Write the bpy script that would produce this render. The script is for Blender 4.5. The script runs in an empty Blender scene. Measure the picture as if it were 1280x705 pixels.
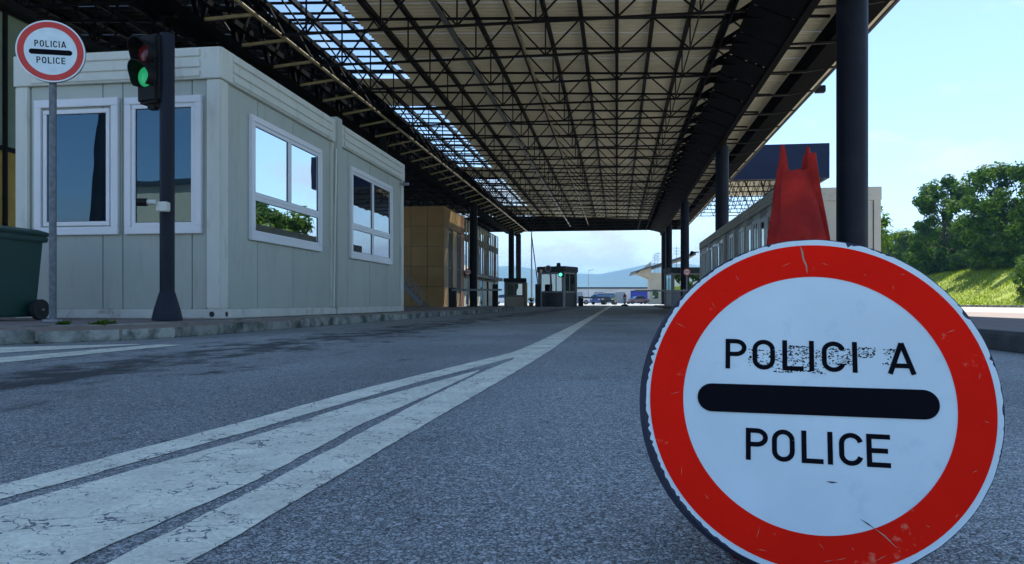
import bpy, math, random
from mathutils import Vector, Matrix, noise
R = math.radians
random.seed(7)
S = bpy.context.scene
COL = S.collection

# ------------------------------------------------------------------ camera
F, CX, CY, CAMZ = 940.0, 640.0, 378.0, 0.30        # focal length and principal point in photo pixels (1280x705)
TH = math.atan(131 / F)                             # camera yaw to the left of the canopy axis
cam = bpy.data.cameras.new('camera'); co = bpy.data.objects.new('camera', cam); COL.objects.link(co)
co.location = (0, 0, CAMZ); co.rotation_euler = (R(90), 0, TH)
cam.sensor_width = 36; cam.lens = F / 1280 * 36
cam.shift_y = (CY - 352.5) / 1280
cam.clip_start = 0.05; cam.clip_end = 20000
S.camera = co

# ------------------------------------------------------------------ light
SUN = Vector((0.25, 0.50, 0.82)).normalized()       # direction towards the sun
w = bpy.data.worlds.new('World'); S.world = w; w.use_nodes = True
nt = w.node_tree; bg = nt.nodes['Background']
sky = nt.nodes.new('ShaderNodeTexSky'); sky.sky_type = 'NISHITA'; sky.sun_disc = False
sky.sun_elevation = math.asin(SUN.z); sky.sun_rotation = math.atan2(SUN.x, SUN.y)
sky.air_density = 1.0; sky.dust_density = 0.25; sky.ozone_density = 3.5
tc = nt.nodes.new('ShaderNodeTexCoord')
mp = nt.nodes.new('ShaderNodeMapping'); mp.inputs['Scale'].default_value = (1, 1, 2.6); mp.inputs['Location'].default_value = (1.37, .71, .53)
nz = nt.nodes.new('ShaderNodeTexNoise'); nz.inputs['Scale'].default_value = 5.0; nz.inputs['Detail'].default_value = 7; nz.inputs['Roughness'].default_value = .58
cr = nt.nodes.new('ShaderNodeValToRGB'); cr.color_ramp.elements[0].position = .56; cr.color_ramp.elements[1].position = .70
mx = nt.nodes.new('ShaderNodeMix'); mx.data_type = 'RGBA'; mx.inputs[7].default_value = (4.6, 4.8, 5.1, 1)
L = nt.links.new
L(tc.outputs['Generated'], mp.inputs['Vector']); L(mp.outputs[0], nz.inputs['Vector']); sz = nt.nodes.new('ShaderNodeSeparateXYZ'); L(tc.outputs['Generated'], sz.inputs[0])
hr0 = nt.nodes.new('ShaderNodeMapRange'); hr0.inputs[1].default_value = 0; hr0.inputs[2].default_value = .17; hr0.inputs[3].default_value = .30; hr0.inputs[4].default_value = 0; L(sz.outputs[2], hr0.inputs[0])
adn = nt.nodes.new('ShaderNodeMath'); adn.operation = 'ADD'; L(nz.outputs['Fac'], adn.inputs[0]); L(hr0.outputs[0], adn.inputs[1]); L(adn.outputs[0], cr.inputs[0])
L(cr.outputs[0], mx.inputs[0]); L(sky.outputs[0], mx.inputs[6]); L(mx.outputs[2], bg.inputs['Color'])
bg.inputs['Strength'].default_value = 0.104
sl = bpy.data.lights.new('sun', 'SUN'); sl.energy = 4.6; sl.angle = R(0.53); sl.color = (1, .95, .87)
so = bpy.data.objects.new('sun', sl); COL.objects.link(so); so.rotation_euler = (-SUN).to_track_quat('-Z', 'Y').to_euler()
S.view_settings.view_transform = 'Standard'; S.view_settings.look = 'None'; S.view_settings.gamma = 1
S.view_settings.exposure = 1.2
S.render.engine = 'CYCLES'
S.cycles.max_bounces = 7; S.cycles.diffuse_bounces = 4; S.cycles.transparent_max_bounces = 12; S.cycles.volume_bounces = 0

# ------------------------------------------------------------------ photo pixel -> place
c_, s_ = math.cos(TH), math.sin(TH)
def ray(u, v):
    x = (u - CX) / F
    return Vector((x * c_ - s_, x * s_ + c_, (CY - v) / F))
def at(u, v, d):
    r = ray(u, v); return Vector((r.x * d, r.y * d, CAMZ + r.z * d))
def onz(u, v, z=0.0):
    r = ray(u, v); t = (z - CAMZ) / r.z; return Vector((r.x * t, r.y * t, z))
def onX(u, v, X):
    r = ray(u, v); t = X / r.x; return Vector((X, r.y * t, CAMZ + r.z * t))
def onY(u, v, Y):
    r = ray(u, v); t = Y / r.y; return Vector((r.x * t, Y, CAMZ + r.z * t))

# ------------------------------------------------------------------ materials
def mat(name, col, rough=.6, metal=0.0, var=.12, scale=4.0, bump=0.0, bscale=60.0, spec=.5, col2=None, thr=(.5, .7), s2=3.0, coat=0.0, stretch=None):
    m = bpy.data.materials.new(name); m.use_nodes = True
    t = m.node_tree; b = t.nodes['Principled BSDF']; N = t.nodes.new; K = t.links.new
    b.inputs['Roughness'].default_value = rough; b.inputs['Metallic'].default_value = metal
    b.inputs['Specular IOR Level'].default_value = spec
    b.inputs['Coat Weight'].default_value = coat
    g = N('ShaderNodeNewGeometry')
    pos = g.outputs['Position']
    if stretch:
        mpn = N('ShaderNodeMapping'); mpn.inputs['Scale'].default_value = stretch; K(pos, mpn.inputs[0]); pos = mpn.outputs[0]
    n = N('ShaderNodeTexNoise'); n.inputs['Scale'].default_value = scale; n.inputs['Detail'].default_value = 6; K(pos, n.inputs['Vector'])
    mr = N('ShaderNodeMapRange'); mr.inputs[1].default_value = .3; mr.inputs[2].default_value = .7; mr.inputs[3].default_value = 1 - var; mr.inputs[4].default_value = 1 + var
    K(n.outputs['Fac'], mr.inputs[0])
    mm = N('ShaderNodeMix'); mm.data_type = 'RGBA'; mm.blend_type = 'MULTIPLY'; mm.inputs[0].default_value = 1
    mm.inputs[6].default_value = (*col, 1); K(mr.outputs[0], mm.inputs[7])
    out = mm.outputs[2]
    if col2:
        n2 = N('ShaderNodeTexNoise'); n2.inputs['Scale'].default_value = s2; n2.inputs['Detail'].default_value = 8; n2.inputs['Roughness'].default_value = .65; K(pos, n2.inputs['Vector'])
        r2 = N('ShaderNodeMapRange'); r2.inputs[1].default_value = thr[0]; r2.inputs[2].default_value = thr[1]; K(n2.outputs['Fac'], r2.inputs[0])
        m2 = N('ShaderNodeMix'); m2.data_type = 'RGBA'; m2.inputs[7].default_value = (*col2, 1); K(r2.outputs[0], m2.inputs[0]); K(out, m2.inputs[6]); out = m2.outputs[2]
    K(out, b.inputs['Base Color'])
    if bump:
        n3 = N('ShaderNodeTexNoise'); n3.inputs['Scale'].default_value = bscale; n3.inputs['Detail'].default_value = 4; K(pos, n3.inputs['Vector'])
        bp = N('ShaderNodeBump'); bp.inputs['Strength'].default_value = bump; bp.inputs['Distance'].default_value = .02; K(n3.outputs['Fac'], bp.inputs['Height']); K(bp.outputs[0], b.inputs['Normal'])
    m.diffuse_color = (*col, 1)
    return m

def glass(name, dark, refl, tint=(1, 1, 1)):
    m = bpy.data.materials.new(name); m.use_nodes = True; t = m.node_tree; N = t.nodes.new; K = t.links.new
    b = t.nodes['Principled BSDF']; b.inputs['Base Color'].default_value = (*dark, 1); b.inputs['Roughness'].default_value = .6; b.inputs['Specular IOR Level'].default_value = 0
    gl = N('ShaderNodeBsdfGlossy'); gl.inputs['Roughness'].default_value = .004; gl.inputs['Color'].default_value = (*tint, 1)
    fr = N('ShaderNodeFresnel'); fr.inputs[0].default_value = 1.7
    mr = N('ShaderNodeMapRange'); mr.inputs[3].default_value = refl; mr.inputs[4].default_value = 1.0; K(fr.outputs[0], mr.inputs[0])
    g = N('ShaderNodeNewGeometry'); n3 = N('ShaderNodeTexNoise'); n3.inputs['Scale'].default_value = 1.3; K(g.outputs['Position'], n3.inputs[0])
    bp = N('ShaderNodeBump'); bp.inputs['Strength'].default_value = .03; bp.inputs['Distance'].default_value = .05; K(n3.outputs['Fac'], bp.inputs['Height']); K(bp.outputs[0], gl.inputs['Normal'])
    ms = N('ShaderNodeMixShader'); K(mr.outputs[0], ms.inputs[0]); K(b.outputs[0], ms.inputs[1]); K(gl.outputs[0], ms.inputs[2])
    K(ms.outputs[0], t.nodes['Material Output'].inputs[0]); return m

def emit(name, col, strength, base=(.02, .02, .02)):
    m = bpy.data.materials.new(name); m.use_nodes = True; b = m.node_tree.nodes['Principled BSDF']
    b.inputs['Base Color'].default_value = (*base, 1); b.inputs['Emission Color'].default_value = (*col, 1); b.inputs['Emission Strength'].default_value = strength
    b.inputs['Roughness'].default_value = .2
    return m

def asphalt():
    m = mat('asphalt', (.33, .355, .345), .8, var=.2, scale=.7, spec=.35)
    t = m.node_tree; b = t.nodes['Principled BSDF']; N = t.nodes.new; K = t.links.new
    g = N('ShaderNodeNewGeometry'); src = b.inputs['Base Color'].links[0].from_socket
    # aggregate stones
    vo = N('ShaderNodeTexVoronoi'); vo.inputs['Scale'].default_value = 165; K(g.outputs['Position'], vo.inputs['Vector'])
    hs = N('ShaderNodeSeparateColor'); K(vo.outputs['Color'], hs.inputs[0])
    r = N('ShaderNodeMapRange'); r.inputs[3].default_value = .72; r.inputs[4].default_value = 1.5; K(hs.outputs[0], r.inputs[0])
    ve = N('ShaderNodeTexVoronoi'); ve.feature = 'DISTANCE_TO_EDGE'; ve.inputs['Scale'].default_value = 165; K(g.outputs['Position'], ve.inputs['Vector'])
    pe = N('ShaderNodeMapRange'); pe.inputs[1].default_value = .02; pe.inputs[2].default_value = .16; pe.inputs[3].default_value = .22; pe.inputs[4].default_value = 1.12; K(ve.outputs['Distance'], pe.inputs[0])
    v9 = N('ShaderNodeTexVoronoi'); v9.inputs['Scale'].default_value = 420; K(g.outputs['Position'], v9.inputs['Vector'])
    h9 = N('ShaderNodeSeparateColor'); K(v9.outputs['Color'], h9.inputs[0])
    r9 = N('ShaderNodeMapRange'); r9.inputs[3].default_value = .68; r9.inputs[4].default_value = 1.32; K(h9.outputs[0], r9.inputs[0])
    q9 = N('ShaderNodeMath'); q9.operation = 'MULTIPLY'; K(r.outputs[0], q9.inputs[0]); K(pe.outputs[0], q9.inputs[1])
    r = N('ShaderNodeMath'); r.operation = 'MULTIPLY'; K(q9.outputs[0], r.inputs[0]); K(r9.outputs[0], r.inputs[1])
    m1 = N('ShaderNodeMix'); m1.data_type = 'RGBA'; m1.blend_type = 'MULTIPLY'; m1.inputs[0].default_value = 1; K(src, m1.inputs[6]); K(r.outputs[0], m1.inputs[7])
    # pale stones
    r3 = N('ShaderNodeMapRange'); r3.inputs[1].default_value = .93; r3.inputs[2].default_value = .97; K(hs.outputs[1], r3.inputs[0])
    m3 = N('ShaderNodeMix'); m3.data_type = 'RGBA'; m3.inputs[7].default_value = (.55, .56, .55, 1); K(r3.outputs[0], m3.inputs[0]); K(m1.outputs[2], m3.inputs[6])
    # damp / oil stains in the lane beside the kerb
    mpn = N('ShaderNodeMapping'); mpn.inputs['Scale'].default_value = (2.6, 1.5, 1); K(g.outputs['Position'], mpn.inputs[0])
    n2 = N('ShaderNodeTexNoise'); n2.inputs['Scale'].default_value = 1.5; n2.inputs['Detail'].default_value = 9; n2.inputs['Roughness'].default_value = .68; K(mpn.outputs[0], n2.inputs['Vector'])
    sx = N('ShaderNodeSeparateXYZ'); K(g.outputs['Position'], sx.inputs[0])
    bx = N('ShaderNodeMath'); bx.operation = 'ADD'; bx.inputs[1].default_value = 2.35; K(sx.outputs[0], bx.inputs[0])
    ab = N('ShaderNodeMath'); ab.operation = 'ABSOLUTE'; K(bx.outputs[0], ab.inputs[0])
    rb = N('ShaderNodeMapRange'); rb.inputs[1].default_value = .1; rb.inputs[2].default_value = .95; rb.inputs[3].default_value = .2; rb.inputs[4].default_value = 0; K(ab.outputs[0], rb.inputs[0])
    ad = N('ShaderNodeMath'); ad.operation = 'ADD'; K(n2.outputs['Fac'], ad.inputs[0]); K(rb.outputs[0], ad.inputs[1])
    r4 = N('ShaderNodeMapRange'); r4.inputs[1].default_value = .61; r4.inputs[2].default_value = .74; r4.inputs[4].default_value = .82; K(ad.outputs[0], r4.inputs[0])
    m4 = N('ShaderNodeMix'); m4.data_type = 'RGBA'; m4.inputs[7].default_value = (.016, .016, .016, 1); K(r4.outputs[0], m4.inputs[0]); K(m3.outputs[2], m4.inputs[6])
    nw = N('ShaderNodeTexNoise'); nw.inputs['Scale'].default_value = .55; nw.inputs['Detail'].default_value = 5; mw = N('ShaderNodeMapping'); mw.inputs['Scale'].default_value = (1.6, .35, 1); K(g.outputs['Position'], mw.inputs[0]); K(mw.outputs[0], nw.inputs['Vector'])
    rw_ = N('ShaderNodeMapRange'); rw_.inputs[1].default_value = .35; rw_.inputs[2].default_value = .68; rw_.inputs[3].default_value = 1.14; rw_.inputs[4].default_value = .74; K(nw.outputs['Fac'], rw_.inputs[0])
    m6 = N('ShaderNodeMix'); m6.data_type = 'RGBA'; m6.blend_type = 'MULTIPLY'; m6.inputs[0].default_value = 1; K(m4.outputs[2], m6.inputs[6]); K(rw_.outputs[0], m6.inputs[7])
    ns = N('ShaderNodeTexNoise'); ns.inputs['Scale'].default_value = 13; ns.inputs['Detail'].default_value = 4; K(g.outputs['Position'], ns.inputs['Vector'])
    rs = N('ShaderNodeMapRange'); rs.inputs[1].default_value = .66; rs.inputs[2].default_value = .73; rs.inputs[4].default_value = .6; K(ns.outputs['Fac'], rs.inputs[0])
    m7 = N('ShaderNodeMix'); m7.data_type = 'RGBA'; m7.inputs[7].default_value = (.04, .042, .045, 1); K(rs.outputs[0], m7.inputs[0]); K(m6.outputs[2], m7.inputs[6])
    K(m7.outputs[2], b.inputs['Base Color'])
    bp = N('ShaderNodeBump'); bp.inputs['Strength'].default_value = .55; bp.inputs['Distance'].default_value = .004; K(vo.outputs['Distance'], bp.inputs['Height'])
    bp.invert = True
    nn = N('ShaderNodeTexNoise'); nn.inputs['Scale'].default_value = 35; nn.inputs['Detail'].default_value = 5; K(g.outputs['Position'], nn.inputs[0])
    b2 = N('ShaderNodeBump'); b2.inputs['Strength'].default_value = .25; b2.inputs['Distance'].default_value = .008; K(nn.outputs['Fac'], b2.inputs['Height']); K(bp.outputs[0], b2.inputs['Normal']); K(b2.outputs[0], b.inputs['Normal'])
    return m

def road_paint():
    m = mat('road_paint', (.93, .92, .74), .7, var=.1, scale=9, spec=.4)
    t = m.node_tree; b = t.nodes['Principled BSDF']; N = t.nodes.new; K = t.links.new
    g = N('ShaderNodeNewGeometry'); src = b.inputs['Base Color'].links[0].from_socket
    nd = N('ShaderNodeTexNoise'); nd.inputs['Scale'].default_value = 18; nd.inputs['Detail'].default_value = 5; K(g.outputs['Position'], nd.inputs['Vector'])
    ml = N('ShaderNodeMix'); ml.data_type = 'RGBA'; ml.blend_type = 'LINEAR_LIGHT'; ml.inputs[0].default_value = .06; K(g.outputs['Position'], ml.inputs[6]); K(nd.outputs['Color'], ml.inputs[7])
    vo = N('ShaderNodeTexVoronoi'); vo.feature = 'DISTANCE_TO_EDGE'; vo.inputs['Scale'].default_value = 10; K(ml.outputs[2], vo.inputs['Vector'])
    vn = N('ShaderNodeTexNoise'); vn.inputs['Scale'].default_value = 7; vn.inputs['Detail'].default_value = 3; K(g.outputs['Position'], vn.inputs['Vector'])
    th = N('ShaderNodeMapRange'); th.inputs[1].default_value = .42; th.inputs[2].default_value = .72; th.inputs[3].default_value = 0.0; th.inputs[4].default_value = .026; K(vn.outputs['Fac'], th.inputs[0])
    lt = N('ShaderNodeMath'); lt.operation = 'LESS_THAN'; K(vo.outputs['Distance'], lt.inputs[0]); K(th.outputs[0], lt.inputs[1])
    ch = N('ShaderNodeTexNoise'); ch.inputs['Scale'].default_value = 55; ch.inputs['Detail'].default_value = 6; ch.inputs['Roughness'].default_value = .7; K(g.outputs['Position'], ch.inputs['Vector'])
    cg = N('ShaderNodeMath'); cg.operation = 'GREATER_THAN'; cg.inputs[1].default_value = .655; K(ch.outputs['Fac'], cg.inputs[0])
    v2 = N('ShaderNodeTexVoronoi'); v2.feature = 'DISTANCE_TO_EDGE'; v2.inputs['Scale'].default_value = 27; K(ml.outputs[2], v2.inputs['Vector'])
    t2 = N('ShaderNodeMapRange'); t2.inputs[1].default_value = .50; t2.inputs[2].default_value = .72; t2.inputs[3].default_value = 0; t2.inputs[4].default_value = .035; K(nd.outputs['Fac'], t2.inputs[0])
    l2 = N('ShaderNodeMath'); l2.operation = 'LESS_THAN'; K(v2.outputs['Distance'], l2.inputs[0]); K(t2.outputs[0], l2.inputs[1])
    mx0 = N('ShaderNodeMath'); mx0.operation = 'MAXIMUM'; K(lt.outputs[0], mx0.inputs[0]); K(l2.outputs[0], mx0.inputs[1])
    mxx = N('ShaderNodeMath'); mxx.operation = 'MAXIMUM'; K(mx0.outputs[0], mxx.inputs[0]); K(cg.outputs[0], mxx.inputs[1])
    vp = N('ShaderNodeTexVoronoi'); vp.inputs['Scale'].default_value = 165; K(g.outputs['Position'], vp.inputs['Vector'])
    hp = N('ShaderNodeSeparateColor'); K(vp.outputs['Color'], hp.inputs[0])
    rp = N('ShaderNodeMapRange'); rp.inputs[3].default_value = .86; rp.inputs[4].default_value = 1.08; K(hp.outputs[0], rp.inputs[0])
    mp_ = N('ShaderNodeMix'); mp_.data_type = 'RGBA'; mp_.blend_type = 'MULTIPLY'; mp_.inputs[0].default_value = 1; K(src, mp_.inputs[6]); K(rp.outputs[0], mp_.inputs[7]); src = mp_.outputs[2]
    gr = N('ShaderNodeTexNoise'); gr.inputs['Scale'].default_value = 4; gr.inputs['Detail'].default_value = 9; gr.inputs['Roughness'].default_value = .7; K(g.outputs['Position'], gr.inputs['Vector'])
    gm = N('ShaderNodeMapRange'); gm.inputs[1].default_value = .35; gm.inputs[2].default_value = .7; gm.inputs[3].default_value = 1; gm.inputs[4].default_value = .72; K(gr.outputs['Fac'], gm.inputs[0])
    mg = N('ShaderNodeMix'); mg.data_type = 'RGBA'; mg.blend_type = 'MULTIPLY'; mg.inputs[0].default_value = 1; K(src, mg.inputs[6]); K(gm.outputs[0], mg.inputs[7]); src = mg.outputs[2]
    m1 = N('ShaderNodeMix'); m1.data_type = 'RGBA'; m1.inputs[7].default_value = (.15, .165, .175, 1); K(mxx.outputs[0], m1.inputs[0]); K(src, m1.inputs[6]); K(m1.outputs[2], b.inputs['Base Color'])
    b2 = N('ShaderNodeBump'); b2.inputs['Strength'].default_value = .35; b2.inputs['Distance'].default_value = .006; K(ch.outputs['Fac'], b2.inputs['Height'])
    b3 = N('ShaderNodeBump'); b3.inputs['Strength'].default_value = .3; b3.inputs['Distance'].default_value = .003; b3.invert = True; K(vp.outputs['Distance'], b3.inputs['Height']); K(b2.outputs[0], b3.inputs['Normal']); K(b3.outputs[0], b.inputs['Normal'])
    return m

def leafmat(name, c1, c2):
    m = bpy.data.materials.new(name); m.use_nodes = True; t = m.node_tree; b = t.nodes['Principled BSDF']; N = t.nodes.new; K = t.links.new
    g = N('ShaderNodeNewGeometry'); mxn = N('ShaderNodeMix'); mxn.data_type = 'RGBA'; mxn.inputs[6].default_value = (*c1, 1); mxn.inputs[7].default_value = (*c2, 1); K(g.outputs['Random Per Island'], mxn.inputs[0])
    K(mxn.outputs[2], b.inputs['Base Color']); b.inputs['Roughness'].default_value = .7; b.inputs['Specular IOR Level'].default_value = .1
    tr = N('ShaderNodeBsdfTranslucent'); K(mxn.outputs[2], tr.inputs[0]); ms = N('ShaderNodeMixShader'); ms.inputs[0].default_value = .4
    K(b.outputs[0], ms.inputs[1]); K(tr.outputs[0], ms.inputs[2]); K(ms.outputs[0], t.nodes['Material Output'].inputs[0]); return m

M = {}
M['asphalt'] = asphalt(); M['paint'] = road_paint()
M['field'] = mat('field', (.07, .10, .03), .9, var=.3, scale=.05)
M['concrete'] = mat('pavement_concrete', (.24, .19, .17), .85, var=.2, scale=3, bump=.4, bscale=90, col2=(.10, .085, .07), thr=(.52, .75))
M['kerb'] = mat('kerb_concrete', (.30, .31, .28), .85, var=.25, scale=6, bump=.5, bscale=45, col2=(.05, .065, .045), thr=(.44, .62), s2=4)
M['apron'] = mat('pale_concrete', (.34, .30, .255), .85, var=.14, scale=.6, bump=.2)
M['cabin'] = mat('cabin_panel', (.42, .455, .40), .45, var=.05, scale=1.5, bump=.03, bscale=25, col2=(.33, .33, .27), thr=(.52, .8), s2=3.0, stretch=(2.2, 2.2, .5))
M['cabin_white'] = mat('cabin_white', (.62, .64, .57), .42, var=.05, scale=2, col2=(.40, .40, .35), thr=(.54, .82), s2=3.5, stretch=(2, 2, .6))
M['cabin_base'] = mat('cabin_base', (.58, .58, .53), .6, var=.1, scale=4, col2=(.3, .24, .17), thr=(.56, .75), s2=7)
M['pvc'] = mat('white_pvc', (.74, .76, .78), .3, var=.03, scale=3)
M['rubber'] = mat('rubber', (.02, .02, .022), .7, var=.2)
M['glass'] = glass('window_glass', (.002, .007, .016), .07, (.5, .8, 1))
M['glass_mid'] = glass('grey_window_glass', (.006, .008, .010), .22, (.85, .94, 1))
M['glass_side'] = glass('mirror_window_glass', (.012, .016, .02), .66, (.86, .95, 1))
M['glass_green'] = glass('green_window_glass', (.015, .022, .02), .35, (.75, .9, .85))
M['navy'] = mat('navy_steel', (.007, .010, .021), .5, spec=.22, var=.15, scale=3, bump=.05, bscale=15, col2=(.02, .024, .036), thr=(.5, .8), s2=1.5)
M['truss'] = mat('dark_steel', (.012, .012, .013), .6, var=.3, scale=2, spec=.2)
M['girder'] = mat('girder_steel', (.005, .005, .006), .85, var=.3, scale=2, spec=.04)
def translucent(m, fac, col):
    t = m.node_tree; b = t.nodes['Principled BSDF']; tr = t.nodes.new('ShaderNodeBsdfTranslucent'); tr.inputs[0].default_value = (*col, 1)
    ms = t.nodes.new('ShaderNodeMixShader'); ms.inputs[0].default_value = fac; t.links.new(b.outputs[0], ms.inputs[1]); t.links.new(tr.outputs[0], ms.inputs[2]); t.links.new(ms.outputs[0], t.nodes['Material Output'].inputs[0])
M['brace'] = mat('pale_steel', (.34, .29, .20), .45, var=.2, scale=3, metal=.2)
M['galv'] = mat('galvanised_steel', (.26, .28, .30), .45, metal=.5, var=.15, scale=12)
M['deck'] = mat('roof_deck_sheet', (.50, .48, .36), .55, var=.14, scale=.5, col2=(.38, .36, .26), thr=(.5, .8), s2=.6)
M['fascia'] = mat('navy_fascia', (.010, .016, .05), .5, spec=.2, var=.12, scale=.8)
M['red'] = None
M['white_sign'] = mat('sign_white', (.66, .80, .86), .5, var=.05, scale=12, spec=.2, col2=(.45, .60, .70), thr=(.58, .9), s2=22)
M['black'] = mat('black_film', (.004, .004, .008), .6, var=.2, spec=.06)
M['rimnavy'] = mat('sign_rim_navy', (.012, .016, .05), .55, var=.3, scale=30, col2=(.10, .08, .06), thr=(.62, .75), s2=40)
M['cone'] = mat('red_rubber', (.36, .02, .014), .65, spec=.12, var=.4, scale=30, bump=.35, bscale=40, col2=(.27, .018, .016), thr=(.46, .70), s2=16)
M['bin'] = mat('green_plastic', (.008, .055, .045), .45, var=.12, scale=4)
M['yellow'] = mat('ochre_cladding', (.36, .225, .085), .55, var=.12, scale=1)
M['blind'] = mat('yellow_blind', (.50, .36, .09), .7, var=.15, scale=2)
M['rust'] = mat('brown_cladding', (.24, .10, .045), .6, var=.15)
M['palewall'] = mat('pale_render', (.66, .66, .58), .8, var=.08, scale=1, col2=(.40, .38, .33), thr=(.55, .8))
M['creamwall'] = mat('cream_render', (.60, .52, .38), .8, var=.06, scale=.8)
M['greycab'] = mat('grey_metal_panel', (.30, .31, .31), .5, var=.1, scale=2)
M['darkgrey'] = mat('dark_grey_paint', (.055, .06, .068), .5, var=.15, scale=3)
M['whitewall'] = mat('white_wall', (.66, .64, .62), .7, var=.08, scale=.3)
M['roofdark'] = mat('dark_roof', (.035, .045, .05), .7, var=.2)
M['bluecloth'] = mat('blue_tarpaulin', (.01, .02, .30), .5, var=.1, scale=1)
M['redpaint'] = mat('red_paint', (.55, .03, .02), .4, var=.1)
M['whitepaint'] = mat('white_paint', (.75, .75, .74), .4, var=.05)
M['yellowpaint'] = mat('yellow_paint', (.65, .45, .12), .5, var=.1)
M['carwhite'] = mat('car_white', (.72, .73, .75), .25, var=.03, coat=.6)
M['carblue'] = mat('car_blue', (.03, .06, .22), .25, var=.05, coat=.6)
M['carpink'] = mat('car_pale_red', (.55, .30, .30), .3, var=.05, coat=.6)
M['cardark'] = mat('car_dark', (.04, .045, .05), .25, var=.05, coat=.6)
M['bark'] = mat('bark', (.08, .06, .045), .9, var=.3, scale=6, bump=.5)
M['leafA'] = leafmat('leaf_green', (.018, .065, .003), (.11, .22, .012))
M['leafB'] = leafmat('leaf_light_green', (.045, .11, .012), (.14, .24, .03))
M['grassblade'] = leafmat('grass_blade', (.13, .23, .003), (.34, .40, .01))
M['bank'] = mat('grass_bank', (.20, .26, .006), .9, var=.25, scale=.6, col2=(.09, .065, .03), thr=(.62, .72), s2=.35)
M['hill'] = mat('hill_forest', (.05, .08, .04), .9, var=.3, scale=.01)
M['redlens'] = emit('red_lens', (1, .05, .04), .0, (.14, .012, .012))
M['greenlens'] = emit('green_lens', (.05, 1, .35), .1, (.02, .30, .12))
M['greenlamp'] = emit('green_lamp', (.05, 1, .4), 2.2, (.02, .3, .12))
M['redlamp'] = emit('red_lamp', (1, .04, .03), .8, (.4, .02, .02))

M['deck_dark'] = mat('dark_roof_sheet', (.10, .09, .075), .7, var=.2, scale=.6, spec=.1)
M['pane_sky_paint'] = mat('painted_sky_glass', (.30, .40, .36), .12, var=.2, scale=.9)  # upper panes: the sky reflection is put into the diffuse colour
M['polegrey'] = mat('shaded_galv_pole', (.13, .15, .17), .5, metal=.3, var=.3, scale=25)  # galvanised steel, its base colour darkened to carry the shade on the pole
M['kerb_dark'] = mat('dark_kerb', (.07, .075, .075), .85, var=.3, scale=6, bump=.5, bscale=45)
M['cone_foot'] = mat('dark_cone_foot', (.16, .014, .012), .8, var=.3, scale=20, spec=.1)  # darker red than the cone body
def per_object(m, lo, hi):
    t = m.node_tree; b = t.nodes['Principled BSDF']; src = b.inputs['Base Color'].links[0].from_socket; oi = t.nodes.new('ShaderNodeObjectInfo')
    r = t.nodes.new('ShaderNodeMapRange'); r.inputs[3].default_value = lo; r.inputs[4].default_value = hi; t.links.new(oi.outputs['Random'], r.inputs[0])
    mm = t.nodes.new('ShaderNodeMix'); mm.data_type = 'RGBA'; mm.blend_type = 'MULTIPLY'; mm.inputs[0].default_value = 1; t.links.new(src, mm.inputs[6]); t.links.new(r.outputs[0], mm.inputs[7]); t.links.new(mm.outputs[2], b.inputs['Base Color'])
per_object(M['deck'], .82, 1.12); per_object(M['cabin'], .94, 1.04); per_object(M['kerb'], .75, 1.15); per_object(M['yellow'], .9, 1.1)
translucent(M['deck'], .022, (.58, .54, .38))      # weathered glass-fibre roof sheet lets a little daylight through

def sky_pane():
    m = bpy.data.materials.new('skylight_sheet'); m.use_nodes = True; t = m.node_tree; N = t.nodes.new; K = t.links.new
    b = t.nodes['Principled BSDF']; b.inputs['Base Color'].default_value = (.6, .66, .66, 1); b.inputs['Roughness'].default_value = .3
    g = N('ShaderNodeNewGeometry'); n = N('ShaderNodeTexNoise'); n.inputs['Scale'].default_value = 1.2; K(g.outputs['Position'], n.inputs[0])
    mr = N('ShaderNodeMapRange'); mr.inputs[3].default_value = .78; mr.inputs[4].default_value = .94; K(n.outputs['Fac'], mr.inputs[0])
    tr = N('ShaderNodeBsdfTransparent'); tr.inputs[0].default_value = (.93, .97, .96, 1); ms = N('ShaderNodeMixShader')
    K(mr.outputs[0], ms.inputs[0]); K(b.outputs[0], ms.inputs[1]); K(tr.outputs[0], ms.inputs[2]); K(ms.outputs[0], t.nodes['Material Output'].inputs[0]); return m
M['skypane'] = sky_pane()

def sign_red():
    m = mat('sign_red', (.86, .010, .002), .6, var=.08, scale=10, spec=.08)
    t = m.node_tree; b = t.nodes['Principled BSDF']; N = t.nodes.new; K = t.links.new
    src = b.inputs['Base Color'].links[0].from_socket
    g = N('ShaderNodeTexCoord')
    n = N('ShaderNodeTexNoise'); n.inputs['Scale'].default_value = 75; n.inputs['Detail'].default_value = 5; n.inputs['Roughness'].default_value = .62; K(g.outputs['Object'], n.inputs[0])
    n2 = N('ShaderNodeTexNoise'); n2.inputs['Scale'].default_value = 11; n2.inputs['Detail'].default_value = 3; K(g.outputs['Object'], n2.inputs[0])
    mu = N('ShaderNodeMath'); mu.operation = 'MULTIPLY'; K(n.outputs['Fac'], mu.inputs[0]); K(n2.outputs['Fac'], mu.inputs[1])
    r = N('ShaderNodeMapRange'); r.inputs[1].default_value = .35; r.inputs[2].default_value = .44; r.inputs[4].default_value = .6; K(mu.outputs[0], r.inputs[0])
    m1 = N('ShaderNodeMix'); m1.data_type = 'RGBA'; m1.inputs[7].default_value = (.72, .30, .18, 1); K(r.outputs[0], m1.inputs[0]); K(src, m1.inputs[6]); K(m1.outputs[2], b.inputs['Base Color'])
    return m
M['red'] = sign_red()

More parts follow.
